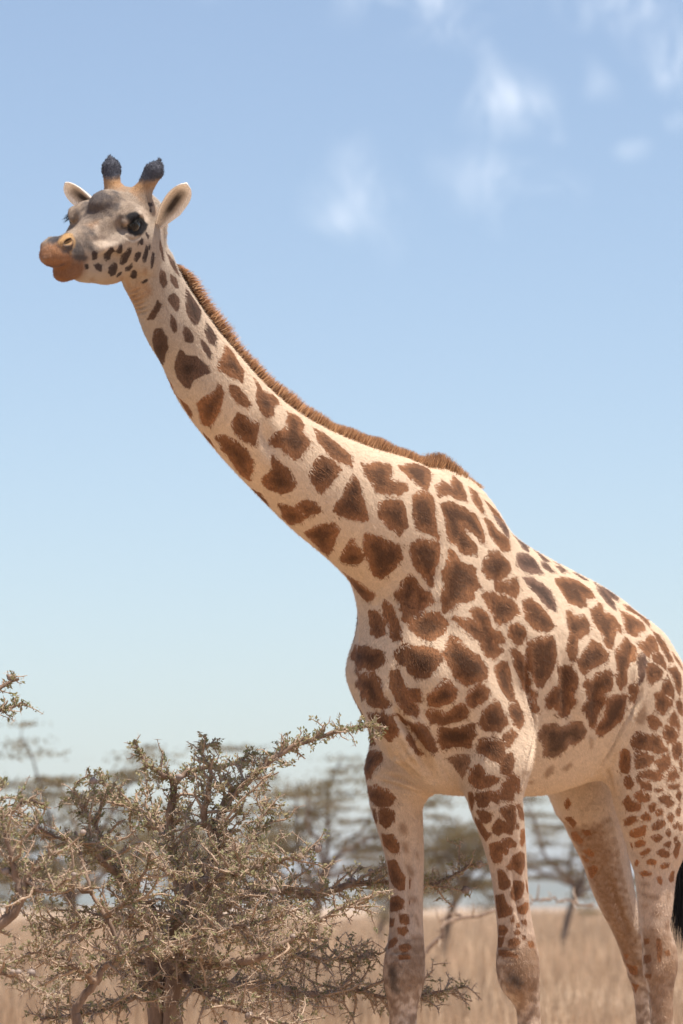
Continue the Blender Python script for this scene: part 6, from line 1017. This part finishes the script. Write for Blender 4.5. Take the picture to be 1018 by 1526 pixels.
# ---------------- dry grass ----------------
gm=M('dry_grass'); gm.col(gm.scale(gm.attr('grass_col'),1.0))
t_=gm.n('ShaderNodeBsdfTranslucent'); x_=gm.n('ShaderNodeMixShader'); x_.inputs[0].default_value=.3; gm.l(gm.attr('grass_col'),t_.inputs[0]); gm.l(gm.b.outputs[0],x_.inputs[1]); gm.l(t_.outputs[0],x_.inputs[2]); gm.l(x_.outputs[0],gm.t.nodes['Material Output'].inputs[0])
def grass(nt_,y0,y1,seed,spread,per,hs,wd):
    r_=rs(seed); y=y0*(y1/y0)**r_.rand(nt_); x=(r_.rand(nt_)*2-1)*(spread*y+5)
    k=np.sin(x*.35+y*.21)+np.sin(x*.8-y*.13+2)+r_.randn(nt_)*.8; keep=k>-.9; x,y,k=x[keep],y[keep],k[keep]; n_=len(x)
    X=np.repeat(x,per)+r_.randn(n_*per)*.09; Y=np.repeat(y,per)+r_.randn(n_*per)*.09; n2=len(X); K=np.repeat(k,per)
    H=r_.uniform(.45,1.0,n2)*hs*(1+.18*K)*np.repeat(r_.uniform(.6,1.2,n_),per); H=np.maximum(H,.12)
    ln=r_.randn(n2,2)*.22*H[:,None]; W_=wd*(Y/40)**.5*r_.uniform(.6,1.4,n2); th=r_.rand(n2)*3.14; cx,sx=np.cos(th)*W_,np.sin(th)*W_; z0=np.full(n2,-.03)
    zb_=ground_z(X,Y); z0=z0+zb_; H=H+zb_; Hm=zb_+(H-zb_)*.6
    VV=np.stack([np.c_[X-cx,Y-sx,z0],np.c_[X+cx,Y+sx,z0],np.c_[X+ln[:,0]*.4+cx*.7,Y+ln[:,1]*.4+sx*.7,Hm],np.c_[X+ln[:,0]*.4-cx*.7,Y+ln[:,1]*.4-sx*.7,Hm],np.c_[X+ln[:,0],Y+ln[:,1],H]],1).reshape(-1,3)
    b_=np.arange(n2)[:,None]*5; quad=b_+np.array([[0,1,2,3]]); tri=b_+np.array([[3,2,4]])
    c=np.array((.64,.475,.325))*r_.uniform(.55,1.2,n2)[:,None]*(1+.10*np.sin(X*.23+Y*.11)+.08*np.sin(X*.7-Y*.19))[:,None]*np.where(r_.rand(n2,1)<.2,np.array([[.62,.55,.5]]),1); C=np.repeat(np.c_[c,np.ones(n2)],5,0)
    return tag(mk('dry_grass',VV,[quad,tri],gm.m,None,False,{'grass_col':('FLOAT_COLOR',C)}),'tall straw-coloured dry grass covering the plain','grass',kind='stuff')
grass(40000,36,260,91,.19,5,.62,.006)
grass(9000,7,36,92,.20,4,.42,.004)
# ---------------- hazy air over the plain ----------------
hz=bpy.data.materials.new('hazy_air'); hz.use_nodes=True; ht=hz.node_tree; ht.nodes.clear()
pv=ht.nodes.new('ShaderNodeVolumePrincipled'); pv.inputs['Color'].default_value=(.80,.86,.97,1); pv.inputs['Density'].default_value=.00022; pv.inputs['Anisotropy'].default_value=.1
ho=ht.nodes.new('ShaderNodeOutputMaterial'); ht.links.new(pv.outputs[0],ho.inputs['Volume'])
bx=[(x,y,z) for z in (-3,60) for y in (-5300,5300) for x in (-5300,5300)]
o=mk('haze',bx,np.array([(0,2,3,1),(4,5,7,6),(0,1,5,4),(2,6,7,3),(0,4,6,2),(1,3,7,5)]),hz,None,False); tag(o,'pale hazy air over the far plain','haze',kind='stuff')
